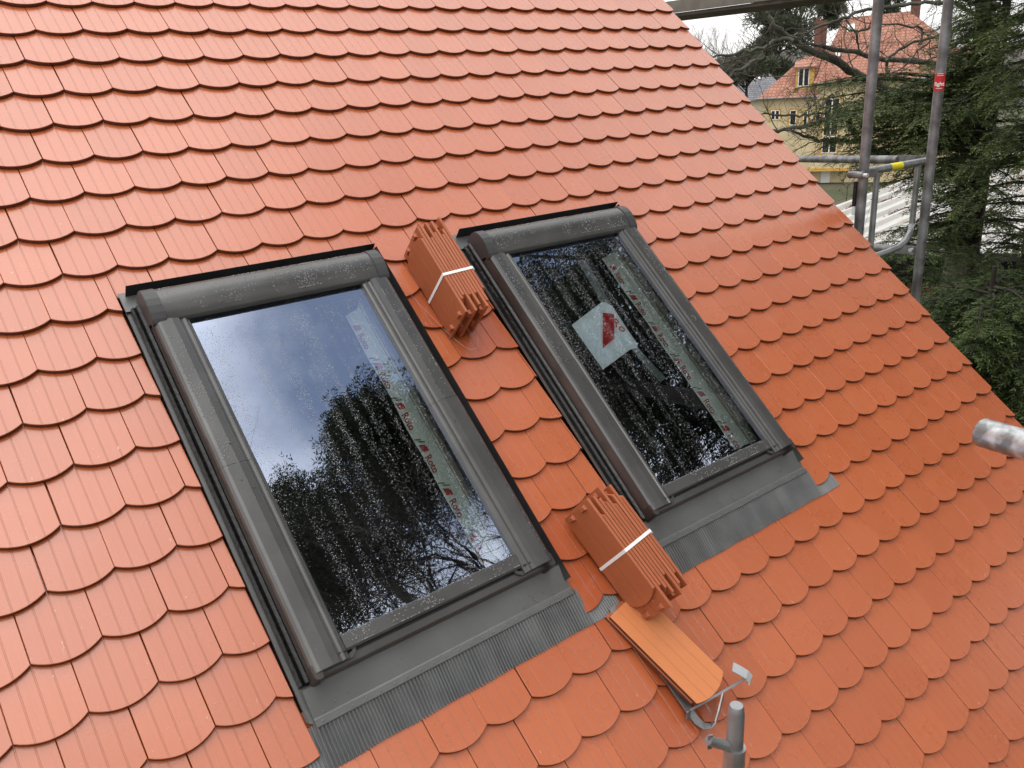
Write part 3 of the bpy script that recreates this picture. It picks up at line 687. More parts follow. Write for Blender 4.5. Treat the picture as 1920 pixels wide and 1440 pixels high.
# red label wrapped round the right pole
def on_pole(P, ypix, x=1750):                  # height at which the pole crosses an image row
    lo, hi_ = -8.0, 3.0
    for _ in range(40):
        mid = (lo + hi_) / 2; q = proj((P.x, P.y, mid))
        if q[1] > ypix: lo = mid
        else: hi_ = mid
    return mid
zt, zb_ = on_pole(PR, 138), on_pole(PR, 170)
tocam = math.atan2(CAM.y - PR.y, CAM.x - PR.x); V = []; Fc = []
for k in range(13):
    a = tocam - 1.25 + 2.5 * k / 12
    for z in (zb_, zt): V.append(((RP + .0012) * cos(a), (RP + .0012) * sin(a), z - GROUND_Z))
Fc = [(2 * k, 2 * k + 2, 2 * k + 3, 2 * k + 1) for k in range(12)]
lb = link('red_label', mesh_np('red_label', V, Fc, RED, True), pr)
tm = text_mesh('light', .032, WPRINT, .0004); a = tocam
side = Vector((-sin(a), cos(a), 0)); nrm = Vector((cos(a), sin(a), 0))
Mt = Matrix(((side.x, 0, nrm.x), (side.y, 0, nrm.y), (0, 1, 0))).to_4x4()
o = link('label_word', tm, lb); o.matrix_local = Matrix.Translation(nrm * (RP + .0025) - side * .027 + Vector((0, 0, zb_ + .03 - GROUND_Z))) @ Mt
s_ = MB()
for dz in (.1, .09, .014): 
    c_ = nrm * (RP + .0018) + Vector((0, 0, zb_ + dz - GROUND_Z)); s_.beam(c_ - side * .018, c_ + side * .018, (0, 0, 1), .003, .0006)
s_.build('label_lines', WPRINT, lb)

def tube_thing(parent, name, pts, r, m=GALVD, sides=14):
    return MB().tube(pts, r, sides).build(name, m, parent, smooth=True)
# long rails bolted to the right pole, running away along the verge
gr = empty('guard_rail'); tag(gr, 'upper horizontal guard rail running from the right pole behind the roof', 'guard rail', 'rails of the gable scaffold')
A = at(1733, 300, 5.72); B0 = at(1500, 298, 7.6); d_ = (B0 - A)
tube_thing(gr, 'rail_tube', [A + d_ * .16, A + d_ * 1.6], .030)
MB().ribbon([A + Vector((0, 0, 0)), A + d_ * .17], (0, 0, 1), .062, .02).build('rail_end', GALVD, gr, bevel=.004)
gr2 = empty('guard_rail'); tag(gr2, 'lower horizontal rail with a flattened bolted end on the right pole', 'guard rail', 'rails of the gable scaffold')
A = at(1716, 470, 5.70); B0 = at(1600, 462, 6.7); d_ = (B0 - A)
tube_thing(gr2, 'rail_tube', [A + d_ * .3, A + d_ * 3], .029)
MB().ribbon([A, A + d_ * .33], (0, 0, 1), .060, .016).build('rail_end', GALVD, gr2, bevel=.004)
tube_thing(gr2, 'bolt', [at(1706, 469, 5.62), at(1712, 468, 5.75)], .012, GALVB, 10)
# end frame between the poles
ef = empty('end_frame'); tag(ef, 'bent-tube end guard frame clamped between the two scaffold poles, yellow sticker on top', 'guard frame')
A = at(1618, 323, 5.30); B0 = at(1737, 302, 5.62)
tube_thing(ef, 'top_tube', [A, B0], .0245, GALV)
q = (B0 - A)
tube_thing(ef, 'upright_tube', [A + q * .22, Vector(((A + q * .22).x, (A + q * .22).y, A.z - .62))], .0190, GALV)
C0 = A + q * .87; zc = on_pole(C0, 420)
bend = [C0, Vector((C0.x, C0.y, zc)), at(1706, 438, 5.56), at(1697, 452, 5.52), at(1684, 464, 5.46), at(1664, 472, 5.40), at(1630, 484, 5.28), at(1560, 508, 5.1)]
bend = [Vector(b) for b in bend]
tube_thing(ef, 'bent_tube', bend, .0195, GALV)
s_ = A + q * .40; t_ = A + q * .58
MB().tube([s_, t_], .0252, 16, caps=False).build('yellow_sticker', YEL, ef, smooth=True)
cl = MB(); cx = Vector((PL.x, PL.y, A.z)); dirv = (B0 - A).normalized(); pr_ = Vector((-dirv.y, dirv.x, 0)).normalized()
for sg in (-1, 1): cl.beam(cx - dirv * .085 + pr_ * .036 * sg, cx + dirv * .09 + pr_ * .036 * sg, (0, 0, 1), .050, .007)
cl.tube([cx - dirv * .075 - pr_ * .055, cx - dirv * .075 + pr_ * .05], .022, 12)
cl.build('clamp', GALVD, ef, bevel=.002)
tube_thing(ef, 'clamp_bolt', [cx - dirv * .075 - pr_ * .085, cx - dirv * .075 - pr_ * .05], .013, GALVB, 10)
# black handle hanging on the left pole
bh = empty('hanging_handle'); tag(bh, 'black rod with a pale tip hanging on the left scaffold pole', 'handle')
a1, a2, a3 = at(1605, 340, 5.28), at(1599, 388, 5.30), at(1597, 405, 5.31)
a2.x, a2.y = a1.x, a1.y; a3.x, a3.y = a1.x, a1.y
tube_thing(bh, 'grip', [a1, a2], .013, RUBBER, 10); tube_thing(bh, 'tip', [a2, a3], .011, WHITE, 10)

# scaffold deck above, seen from below at the top edge
dk = empty('scaffold_deck'); tag(dk, 'dark timber scaffold deck seen from below at the top edge of the photo', 'scaffold deck')
z_ = 0.62
def at_z(x, y, z):
    r_ = ray(x, y); return CAM + r_ * ((z - CAM.z) / r_.z)
Pa, Pb = at_z(1290, 28, .42), at_z(1512, 0, .42)
dd = (Pb - Pa).normalized(); nn = Vector((-dd.y, dd.x, 0)); nn = nn if nn.dot(ray(1400, 0)) > 0 else -nn
A0, B0 = Pa - dd * 3.5, Pa + dd * 9
for k in range(3):
    off = nn * (.15 + .285 * k)
    MB().beam(A0 + off + Vector((0, 0, .022)), B0 + off + Vector((0, 0, .022)), nn, .275, .042).build('plank', WOOD, dk, bevel=.003)
for k, (wd, zz, m_) in enumerate(((.15, .125, WOODL),)):
    MB().beam(A0 - nn * .008 + Vector((0, 0, .121)), B0 - nn * .008 + Vector((0, 0, .121)), (0, 0, 1), .15, .03).build('toe_board', m_, dk, bevel=.003)
for k in range(5):
    c_ = Pa + dd * (-.9 + 2.3 * k) + Vector((0, 0, .19)); MB().beam(c_, c_ + nn * .9, (0, 0, 1), .06, .05).build('bearer', GALVD, dk)

# near scaffold stub at the bottom edge: spigot, sleeve, wedge arm
st = empty('scaffold_stub'); tag(st, 'short upright scaffold spigot with a wedge arm, below the roof bracket', 'scaffold pole')
D = 2.02; T0 = at(1381, 1322, D)
def bot(h): return Vector((T0.x, T0.y, T0.z - h))
r1 = .0205
mb = MB(); mb.tube([bot(.002), bot(.008), bot(.018), bot(.03), bot(.17)], [r1 * .78, r1 * .9, r1 * .95, r1, r1], 20, caps=False)
mb.tube([bot(.002), bot(.012)], [r1 * .62, r1 * .6], 20, caps=False)
b = len(mb.v); 
mb.build('spigot', GALVD, st, smooth=True)
MB().tube([bot(.004), bot(.006)], r1 * .70, 16).build('spigot_filling', mat('dried_mortar', (0.12, 0.10, 0.075), .9, noise=(60, (.32, .3, .25), .4, .6), bump=(90, .8, .01)), st)
rim = MB(); rim.tube([bot(.0025), bot(.0005), bot(.002)], [r1 * .80, r1 * .76, r1 * .70], 20, caps=False); rim.build('spigot_rim', GALV, st, smooth=True)
MB().tube([bot(.124), bot(.122), bot(.123), bot(.5)], [r1 * 1.02, r1 * 1.16, r1 * 1.3, r1 * 1.3], 20, caps=False).build('sleeve', GALV, st, smooth=True)
arm0, arm1 = bot(.128), at(1328, 1388, D)
MB().tube([arm0, arm0.lerp(arm1, .9), arm1], [.0135, .0125, .0115], 12).build('wedge_arm', GALV, st, smooth=True)
MB().beam(arm1 + Vector((0, 0, .018)) + (arm0 - arm1) * .08, arm1 - Vector((0, 0, .024)) + (arm0 - arm1) * .06, (arm0 - arm1), .012, .005).build('wedge', GALVD, st, bevel=.001)
hz = bot(.45)
MB().tube([hz, Vector((hz.x, -4.9, hz.z))], .024, 12).tube([(hz.x, -4.9, GROUND_Z), (hz.x, -4.9, hz.z + .2)], .024, 12).build('outer_standard', GALVD, st, smooth=True)
# horizontal tube end at the right edge
tb = empty('scaffold_tube'); tag(tb, 'mottled galvanised tube end poking in from the right edge', 'scaffold tube')
Q0 = at(1840, 810, 1.56); Q1 = at(1921, 834, 1.49); dq = (Q1 - Q0).normalized()
mb = MB(); rr = .0270; mb.tube([Q0, Q0 + dq * .003, Q0 + dq * 1.3], [rr * .93, rr, rr], 24, caps=False)
mb.tube([Q0, Q0 + dq * .1], [rr * .86, rr * .86], 24, caps=False); mb.build('tube_body', mat('mottled_zinc', (0.22, 0.23, 0.235), 0.38, 0.7, noise=(34, (0.62, 0.64, 0.65), 0.42, 0.62), bump=(60, .3, .002)), tb, smooth=True)
MB().tube([Q0 + dq * .02, Q0 + dq * .021], rr * .85, 16).build('tube_dark_inside', BLACK, tb)
MB().tube([Vector(Q0 + dq * 1.25) + Vector((0, 0, -8.5)), Vector(Q0 + dq * 1.25) + Vector((0, 0, .6))], .024, 12).build('tube_standard', GALVD, tb)


# ------------------------------------------------------------------ vegetation builders
def bark(name, c1, c2): return mat(name, c1, 0.9, noise=(3, c2, 0.35, 0.7), bump=(18, .5, .02))
BARK = bark('grey_bark', (0.060, 0.058, 0.045), (0.115, 0.12, 0.085)); BARKD = bark('dark_bark', (0.022, 0.018, 0.014), (0.05, 0.042, 0.032))
TWIG = bark('twig_bark', (0.055, 0.045, 0.038), (0.10, 0.085, 0.07))
def leaf_mat(name, dark, light, rough=.55):
    m = bpy.data.materials.new(name); m.use_nodes = True; t = m.node_tree; b = t.nodes['Principled BSDF']
    a = N(t, 'ShaderNodeAttribute', attribute_name='tone'); r = N(t, 'ShaderNodeValToRGB')
    r.color_ramp.elements[0].color = (*dark, 1); r.color_ramp.elements[1].color = (*light, 1)
    t.links.new(a.outputs['Fac'], r.inputs[0]); t.links.new(r.outputs[0], b.inputs['Base Color'])
    b.inputs['Roughness'].default_value = rough; b.inputs['Specular IOR Level'].default_value = .3
    tl = N(t, 'ShaderNodeBsdfTranslucent'); t.links.new(r.outputs[0], tl.inputs[0])
    mx_ = N(t, 'ShaderNodeMixShader'); mx_.inputs[0].default_value = .25
    t.links.new(b.outputs[0], mx_.inputs[1]); t.links.new(tl.outputs[0], mx_.inputs[2])
    t.links.new(mx_.outputs[0], t.nodes['Material Output'].inputs[0]); return m
HEM = leaf_mat('hemlock_needles', (0.034, 0.052, 0.024), (0.19, 0.24, 0.07))
DARKC = leaf_mat('dark_conifer_needles', (0.016, 0.022, 0.013), (0.07, 0.085, 0.04))
YEW = leaf_mat('yew_needles', (0.034, 0.054, 0.024), (0.17, 0.23, 0.07))
PINE = leaf_mat('pine_needles', (0.045, 0.058, 0.036), (0.11, 0.13, 0.075))
def cards(name, C, D, U, L, Wd, tone, m, parent, kind='stuff'):
    """quads: centre-start C, direction D (length L), side U (width Wd)"""
    C = np.asarray(C); D = np.asarray(D); U = np.asarray(U); L = np.asarray(L)[:, None]; Wd = np.asarray(Wd)[:, None]
    D = D / (np.linalg.norm(D, axis=1, keepdims=True) + 1e-9); U = U - D * (U * D).sum(1, keepdims=True); U = U / (np.linalg.norm(U, axis=1, keepdims=True) + 1e-9)
    n = len(C); V = np.empty((n, 4, 3)); V[:, 0] = C; V[:, 1] = C + D * L * .55 + U * Wd * .5; V[:, 2] = C + D * L; V[:, 3] = C + D * L * .45 - U * Wd * .5
    me = mesh_np(name, V.reshape(-1, 3), np.arange(n * 4).reshape(n, 4), m)
    a = me.attributes.new('tone', 'FLOAT', 'POINT'); a.data.foreach_set('value', np.repeat(np.clip(tone, 0, 1), 4).astype(np.float32))
    return link(name, me, parent, kind=kind)
def conifer(label, cat, name, base, H, limbs, m, seed, sp=.072, card=(.060, .017), trunk_r=.075, step=.026, droop=.35, group=None, side=.48):
    rg = np.random.default_rng(seed); e = empty(name, base); tag(e, label, cat, group)
    base = np.array(base); tk = MB(); tk.tube([(0, 0, 0), (.05, 0, H * .5), (0, .03, H)], [trunk_r * 1.3, trunk_r, .03], 10); tk.build('trunk', BARKD, e, smooth=True)
    C, D, U, L, Wd, T = [], [], [], [], [], []; br_ = MB()
    for (z, az, ln, dr) in limbs:
        d = np.array([sin(az), cos(az), 0.0]); sdv = np.array([cos(az), -sin(az), 0.0]); bend = rg.normal(0, .12)
        f = lambda t: np.array([0, 0, z]) + d * ln * t + sdv * bend * ln * t * t + np.array([0, 0, 1]) * (ln * (.18 * t - (dr + .18) * t * t))
        br_.tube([f(t) for t in (0, .3, .6, .97)], [.012 + .012 * ln, .010 + .008 * ln, .008 + .003 * ln, .003], 4, caps=False)
        nb = int(ln / sp); clump = rg.random(); base_t = rg.uniform(.05, .3)
        for k in range(nb):
            t = .12 + .88 * (k + rg.random()) / nb; p = f(t); tn = f(min(1, t + .03)) - f(t - .03); tn /= np.linalg.norm(tn)
            for sg in (-1, 1):
                bl = (side * (1 - t) ** .6 * min(1, ln / 2) + .13) * rg.uniform(.55, 1.25)
                ang = rg.uniform(.7, 1.15); bd = tn * cos(ang) + sdv * sg * sin(ang) + np.array([0, 0, rg.normal(-.06, .28)])
                nc = max(2, int(bl / step)); q = (np.arange(nc) + .5) / nc
                P = p + bd * (bl * q)[:, None]; P[:, 2] -= droop * bl * q * q
                bdir = np.repeat(bd[None], nc, 0); bdir[:, 2] -= droop * 2 * q * .5
                upv = np.cross(bd, [0, 0, 1]); upv /= np.linalg.norm(upv) + 1e-9
                for s2 in (-1, 1):
                    dd_ = bdir * .75 + upv * s2 * .75 + rg.normal(0, .18, (nc, 3))
                    C.append(P); D.append(dd_); U.append(np.cross(dd_, [0, 0, 1]) + rg.normal(0, .55, (nc, 3)))
                    L.append(card[0] * rg.uniform(.7, 1.3, nc)); Wd.append(card[1] * rg.uniform(.7, 1.3, nc))
                    T.append(base_t + .38 * clump * q + .35 * (t ** 2) * q + rg.normal(0, .10, nc))
                    
    br_.build('branches', BARKD, e, kind='stuff')
    cards('crown', np.concatenate(C), np.concatenate(D), np.concatenate(U), np.concatenate(L), np.concatenate(Wd), np.concatenate(T), m, e)
    return e
def twigs(mb, rg, p, d, ln, r, depth, spread=.6, up=.1, sides=4, kids=3, wob=.12):
    p = np.array(p, float); d = np.array(d, float); d /= np.linalg.norm(d) + 1e-9; pts = [p.copy()]; n = 3; dirs = [d.copy()]
    for _ in range(n):
        d = d + rg.normal(0, wob, 3) + np.array([0, 0, up * .3]); d /= np.linalg.norm(d); p = p + d * ln / n; pts.append(p.copy()); dirs.append(d.copy())
    mb.tube(pts, [r * (1 - .5 * k / n) for k in range(n + 1)], sides if depth > 1 else 3, caps=False)
    if depth <= 0: return
    for k in range(kids):
        i = rg.integers(1, n + 1); dv = dirs[i] + rg.normal(0, spread, 3); dv[2] += up
        twigs(mb, rg, pts[i], dv, ln * rg.uniform(.55, .85), r * .5, depth - 1, spread, up, sides, kids, wob)

# ------------------------------------------------------------------ bare tree whose limbs cross the upper right
bt = empty('bare_tree', at(1835, 300, 15.5)); tag(bt, 'leafless grey tree whose mossy limbs spread leftwards in front of the yellow house', 'tree')
bto = Vector(bt.location)
def c5(x, y): return 1240 + x / 2.8235, y / 2.8235
LIMBS = [  # (points in the 2.82x enlargement, widths in photo px, depth start, depth end)
 ([(1690, 640), (1450, 560), (1250, 500), (1080, 420), (1000, 370), (900, 310), (760, 255), (700, 205), (620, 160), (560, 90), (540, 20), (500, -80)], [17, 17, 16, 15, 15, 14, 13, 12, 11, 10, 9, 7], 15.2, 13),
 ([(700, 205), (620, 213), (540, 250), (440, 275), (370, 292), (300, 296), (230, 300)], [7, 7, 6.5, 6, 5, 4, 2], 13.4, 13),
 ([(690, 230), (600, 240), (520, 275), (420, 305), (300, 345)], [4, 4, 3, 3, 2], 13.5, 13.2),
 ([(560, 300), (500, 320), (440, 350), (370, 395), (330, 440)], [7, 7, 6, 5, 3], 13.5, 13),
 ([(1700, 430), (1620, 390), (1560, 370), (1450, 340), (1290, 320), (1190, 315), (1080, 290), (930, 260), (850, 240), (780, 235)], [15, 14, 12, 11, 10, 9, 9, 8, 7, 4], 15.2, 13.8),
 ([(1190, 315), (1260, 265), (1330, 225), (1420, 200), (1500, 170), (1600, 130), (1700, 105), (1790, 60)], [5, 5, 5, 5, 5, 6, 6, 5], 14, 14.8),
 ([(1780, 130), (1740, 110), (1680, 80), (1560, 22), (1400, 10), (1280, 25), (1180, 40), (1050, 62), (960, 100), (880, 125), (780, 165), (700, 190)], [10, 10, 9, 8, 7, 7, 6, 6, 5, 5, 4, 3], 15, 13.6),
 ([(1370, 235), (1370, 150), (1290, 135), (1170, 128), (1120, 110)], [4, 4, 3.5, 3, 2], 14, 13.8),
 ([(1190, 315), (1188, 365), (1230, 400), (1300, 430)], [6, 6, 4, 3], 14, 14),
 ([(1170, 90), (1110, 140), (1060, 162), (1000, 160), (940, 130)], [5, 5, 4.5, 4, 2], 14, 13.8),
 ([(1080, 290), (1040, 240), (1030, 180), (980, 110), (950, 30)], [5, 4, 4, 3, 2], 14, 14),
 ([(1640, 245), (1520, 290), (1440, 310), (1330, 335)], [4, 4, 3, 2], 14.6, 14),
 ([(1790, 200), (1660, 300), (1560, 345)], [6, 5, 3], 14.8, 14.2),
 ([(1250, 840), (1200, 825), (1130, 790), (1060, 740), (1010, 680), (975, 610), (940, 560)], [15, 15, 14, 13, 12, 10, 6], 14.8, 14),
 ([(1060, 755), (960, 742), (900, 748), (860, 745), (780, 725), (700, 700), (640, 690)], [8, 8, 8, 7, 6, 4, 2], 14.3, 13.6),
 ([(1000, 590), (950, 610), (850, 635), (770, 668), (700, 682), (620, 690), (560, 680)], [9, 9, 8, 7, 7, 6, 4], 14.1, 13.5),
 ([(1000, 600), (860, 600), (780, 602), (700, 610), (560, 608), (520, 600)], [4, 4, 4, 4, 3, 2], 14.1, 13.6),
 ([(900, 500), (850, 560), (800, 640), (760, 660)], [3, 3, 2.5, 2], 13.9, 13.7),
 ([(1800, 20), (1650, 20), (1560, -10)], [7, 6, 4], 15, 14.8),
 ([(1420, 210), (1330, 300), (1290, 350), (1180, 400)], [3, 3, 2, 2], 14.1, 14)]
tw = MB(); rg = np.random.default_rng(3)
for pts, wd, d0, d1 in LIMBS:
    n = len(pts); P = []
    for k, (x, y) in enumerate(pts): P.append(at(*c5(x, y), d0 + (d1 - d0) * k / (n - 1) + .12 * sin(k * 2.1)))
    # smooth in between
    Q = []; Rr = []
    for k in range(n - 1):
        a, b, c, d = P[max(k - 1, 0)], P[k], P[k + 1], P[min(k + 2, n - 1)]
        for t in (0, .33, .67):
            Q.append(.5 * ((2 * b) + (c - a) * t + (2 * a - 5 * b + 4 * c - d) * t * t + (3 * b - a - 3 * c + d) * t ** 3) + Vector(rg.normal(0, .012, 3)))
            Rr.append((wd[k] + (wd[k + 1] - wd[k]) * t) * 14 / F / 2 * 1.02)
    Q.append(P[-1]); Rr.append(wd[-1] * 14 / F / 2)
    MB().tube([q - bto for q in Q], Rr, 9).build('limb', BARK, bt, smooth=True)
    for k in range(2, len(Q) - 1):
        if rg.random() < .55:
            dv = (Q[k + 1] - Q[k]).normalized(); dv = np.array(dv) * .4 + rg.normal(0, .7, 3); dv[2] += .25
            twigs(tw, rg, np.array(Q[k] - bto), dv, rg.uniform(.3, .8), min(.010, Rr[k] * .4), 2, .55, .12, 4, 3, .2)
        if rg.random() < .5: twigs(tw, rg, np.array(Q[k] - bto), rg.normal(0, 1, 3), rg.uniform(.12, .3), .005, 1, .6, 0, 3, 3, .25)
tw.build('twigs', TWIG, bt, kind='stuff')
MB().tube([Vector((.5, .5, GROUND_Z - bto.z)), Vector((.35, .3, -3)), Vector((.2, .2, 0)), Vector((.1, .3, 4))], [.3, .26, .22, .12], 12).build('trunk', BARK, bt, smooth=True)

# ------------------------------------------------------------------ conifers at the right
PC = at(1868, 150, 13.0); cb = (PC.x, PC.y, GROUND_Z)
azl = math.atan2(-RC[0][0], -RC[0][1])            # azimuth pointing to picture left
rgc = random.Random(11); L_ = []
def zpix(y, d): return CAM.z - (y - 112) / F * d
for k in range(190):
    y = rgc.uniform(-220, 480); z = zpix(y, 13) - GROUND_Z; az = azl + rgc.gauss(0, 1.25)
    toward = cos(az - azl)
    if y < 140: ln = .75 + .15 * max(0, toward) + rgc.uniform(-.3, .3)
    elif y < 290: ln = 1.0 + 1.3 * max(0, toward) + rgc.uniform(-.5, .4)
    else: ln = .9 + rgc.uniform(-.3, .7)
    L_.append((z, az, ln, rgc.uniform(.02, .22)))
for y, ln, a in ((185, 2.7, .05), (205, 2.9, -.05), (225, 2.6, .12), (250, 2.4, -.1), (215, 2.2, .22), (270, 2.2, .0), (195, 2.2, -.25), (310, 1.7, .1), (330, 1.9, .0)):
    L_.append((zpix(y, 13) - GROUND_Z, azl + a, ln, .02))
for az_ in np.arange(0, 6.28, .35): L_.append((zpix(-320, 13) - GROUND_Z + rgc.uniform(-1, 2), az_, 1.2, .2))
conifer('tall dark conifer right of the scaffold, its flat sprays reaching left over the white roof', 'conifer', 'conifer', cb, 17.5, L_, HEM, 21)
# long high spray in front of the bare limbs
PB = at(1754, 200, 14.2); L2 = []
for (px_, py, ln) in ((1640, 150, 2.4), (1600, 140, 1.9), (1640, 190, 1.9), (1650, 212, 1.7), (1655, 240, 1.4), (1660, 172, 2.1)):
    L2.append((zpix(py, 14.2) - GROUND_Z, azl + rgc.uniform(-.2, .2), ln, .0))
for k in range(5): L2.append((zpix(rgc.uniform(150, 300), 14.2) - GROUND_Z, rgc.uniform(0, 6.28), rgc.uniform(.5, 1.1), .1))
conifer('slimmer conifer behind the scaffold poles, light green sprays before the yellow house', 'conifer', 'conifer', (PB.x, PB.y, GROUND_Z), zpix(140, 14.2) - GROUND_Z, L2, HEM, 5, trunk_r=.05)
# dense yew mass below
PY = at(1850, 640, 11.0); L3 = []
for k in range(210):
    y = rgc.uniform(500, 1050); z = zpix(y, 11) - GROUND_Z
    if z < .2: continue
    az = rgc.uniform(0, 6.28); f = min(1, (y - 440) / 260); L3.append((z, az, (.8 + .95 * f) * rgc.uniform(.75, 1.15), rgc.uniform(-.05, .2)))
conifer('dense dark yew filling the lower right beyond the roof verge', 'yew', 'yew_tree', (PY.x, PY.y, GROUND_Z), zpix(470, 11) - GROUND_Z, L3, YEW, 9, sp=.085)
PY2 = at(1700, 520, 12.5); L4 = []
for k in range(34):
    y = rgc.uniform(430, 500) if k < 20 else rgc.uniform(560, 760); L4.append((zpix(y, 12.5) - GROUND_Z, rgc.uniform(0, 6.28), rgc.uniform(.5, 1.0), .12))
conifer('small open conifer between the scaffold poles and the brown shed', 'conifer', 'conifer', (PY2.x, PY2.y, GROUND_Z), zpix(425, 12.5) - GROUND_Z, L4, YEW, 12, trunk_r=.08)
PY3 = at(1930, 430, 11.5); L5 = []
for k in range(170):
    y = rgc.uniform(-150, 640); L5.append((zpix(y, 11.5) - GROUND_Z, rgc.uniform(0, 6.28), rgc.uniform(.6, 1.1), .15))
conifer('dark conifer cut by the right edge of the photo', 'conifer', 'conifer', (PY3.x, PY3.y, GROUND_Z), zpix(-200, 11.5) - GROUND_Z, L5, HEM, 14)

# ------------------------------------------------------------------ brown shed with white corrugated roof
CORR = mat('corrugated_white', (0.44, 0.43, 0.41), 0.5, noise=(1.4, (0.38, 0.34, 0.29), 0.50, 0.72))
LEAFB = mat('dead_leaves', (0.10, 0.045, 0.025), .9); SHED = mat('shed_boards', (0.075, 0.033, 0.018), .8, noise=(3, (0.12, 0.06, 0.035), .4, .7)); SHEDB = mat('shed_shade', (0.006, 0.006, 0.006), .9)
sh = empty('shed', (0, 0, 0)); tag(sh, 'low brown boarded shed under a white corrugated roof littered with dead leaves', 'shed')
d_ = Vector((.985, .17, 0)).normalized(); A = Vector((17.3, 10.8, -5.0)); B = Vector((26.0, .4, -5.0)); ed = B - A; EL = ed.length
V = []; Fc = []; prof = []; nr = 22; q_ = 0
for k in range(nr):
    for a, h in ((0, 0), (.62, 0), (.68, .13), (.86, .13), (.94, 0)): prof.append(((k + a) / nr, h))
for s_t, h in prof:
    for e_ in (0, 30): V.append(A + ed * s_t + d_ * e_ + Vector((0, 0, h + .012 * e_)))
for k in range(len(prof) - 1): Fc.append((2 * k, 2 * k + 2, 2 * k + 3, 2 * k + 1))
link('corrugated_roof', mesh_np('corrugated_roof', V, Fc, CORR), sh)
rg = random.Random(8); V = []; Fc = []
for k in range(16000):
    c = rg.random(); cl_ = rg.randrange(70); rc = random.Random(cl_); s_t = (rc.randrange(nr) + .30 + .22 * rc.random()) / nr; e_ = rc.uniform(.5, 24)
    s_t += rg.gauss(0, .006); e_ += rg.gauss(0, .45)
    P = A + ed * s_t + d_ * e_ + Vector((0, 0, .012 * e_ + .015 + rg.random() * .05)); b = len(V); r = rg.uniform(.02, .05)
    for a in range(3): V.append(P + Vector((rg.gauss(0, r), rg.gauss(0, r), rg.gauss(0, r * .4))))
    Fc.append((b, b + 1, b + 2))
link('dead_leaves', mesh_np('dead_leaves', V, Fc, LEAFB), sh, kind='stuff')
MB().beam(A + Vector((0, 0, -.12)), B + Vector((0, 0, -.12)), (0, 0, 1), .2, .04).build('fascia', BLACK, sh)
inn = Vector((-ed.y, ed.x, 0)).normalized(); inn = inn if inn.x > 0 else -inn
wA, wB = A + inn * .5, B + inn * .5
for k in range(34):
    z = -5.9 - k * .15
    if z < GROUND_Z: break
    MB().beam(Vector((wA.x, wA.y, z)), Vector((wB.x, wB.y, z)), (0, 0, 1), .135, .03).build('board', SHED, sh)
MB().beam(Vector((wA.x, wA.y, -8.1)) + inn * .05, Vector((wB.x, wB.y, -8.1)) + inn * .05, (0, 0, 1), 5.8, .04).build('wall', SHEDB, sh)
MB().beam(Vector((wA.x, wA.y, -5.5)) - inn * .03, Vector((wB.x, wB.y, -5.5)) - inn * .03, (0, 0, 1), .75, .03).build('eave_shade', SHEDB, sh)  # near-black strip painting in the deep shade below the eave

# ------------------------------------------------------------------ yellow house
HD = 90.0; ha = R(57); hv = Vector((sin(ha), cos(ha), 0)); hs = Vector((cos(ha), -sin(ha), 0))
yh = empty('yellow_house', CAM * 1.0 + hv * HD, (0, 0, -ha)); yh.location.z = 0
tag(yh, 'yellow rendered villa with a big red tiled hip roof, dormers and chimneys beyond the trees', 'house')
YW = mat('yellow_render', (0.60, 0.50, 0.31), .9, noise=(.8, (0.50, 0.41, 0.26), .4, .7)); OCH = mat('ochre_surround', (0.56, 0.34, 0.09), .9); WF = mat('white_frame', (0.8, 0.8, 0.78), .5)
PANE = mat('dark_pane', (0.02, 0.018, 0.02), .1); GUT = mat('grey_gutter', (.2, .2, .21), .6, .2); BRK = mat('chimney_brick', (0.12, 0.055, 0.042), .9, noise=(9, (.18, .09, .065), .4, .6))
def far_tiles(name, c1, c2, c3):
    m = bpy.data.materials.new(name); m.use_nodes = True; t = m.node_tree; b = t.nodes['Principled BSDF']; b.inputs['Roughness'].default_value = .85
    co = N(t, 'ShaderNodeTexCoord'); s = N(t, 'ShaderNodeSeparateXYZ'); t.links.new(co.outputs['Object'], s.inputs[0])
    n = N(t, 'ShaderNodeTexNoise'); n.inputs['Scale'].default_value = .9; n.inputs['Detail'].default_value = 8; n.inputs['Roughness'].default_value = .7; t.links.new(co.outputs['Object'], n.inputs[0])
    r = N(t, 'ShaderNodeValToRGB'); r.color_ramp.elements[0].position = .32; r.color_ramp.elements[1].position = .68; r.color_ramp.elements[0].color = (*c1, 1); r.color_ramp.elements[1].color = (*c2, 1)
    t.links.new(n.outputs['Fac'], r.inputs[0])
    br = N(t, 'ShaderNodeTexBrick'); br.offset = .5; cb_ = N(t, 'ShaderNodeCombineXYZ'); t.links.new(math_node(t, 'ADD', s.outputs[0], math_node(t, 'MULTIPLY', s.outputs[1], .3)), cb_.inputs[0]); t.links.new(s.outputs[2], cb_.inputs[1]); t.links.new(cb_.outputs[0], br.inputs[0])
    br.inputs['Scale'].default_value = 1; br.inputs['Brick Width'].default_value = .34; br.inputs['Row Height'].default_value = .25; br.inputs['Mortar Size'].default_value = .035
    br.inputs['Color1'].default_value = (1, 1, 1, 1); br.inputs['Color2'].default_value = (.7, .7, .7, 1); br.inputs['Mortar'].default_value = (*c3, 1)
    mm = N(t, 'ShaderNodeMix', data_type='RGBA', blend_type='MULTIPLY'); mm.inputs[0].default_value = 1; t.links.new(r.outputs[0], mm.inputs[6]); t.links.new(br.outputs[0], mm.inputs[7]); t.links.new(mm.outputs[2], b.inputs['Base Color'])
    bp = N(t, 'ShaderNodeBump'); bp.inputs['Strength'].default_value = .6; bp.inputs['Distance'].default_value = .05; t.links.new(br.outputs['Fac'], bp.inputs['Height']); bp.invert = True; t.links.new(bp.outputs[0], b.inputs['Normal'])
    return m
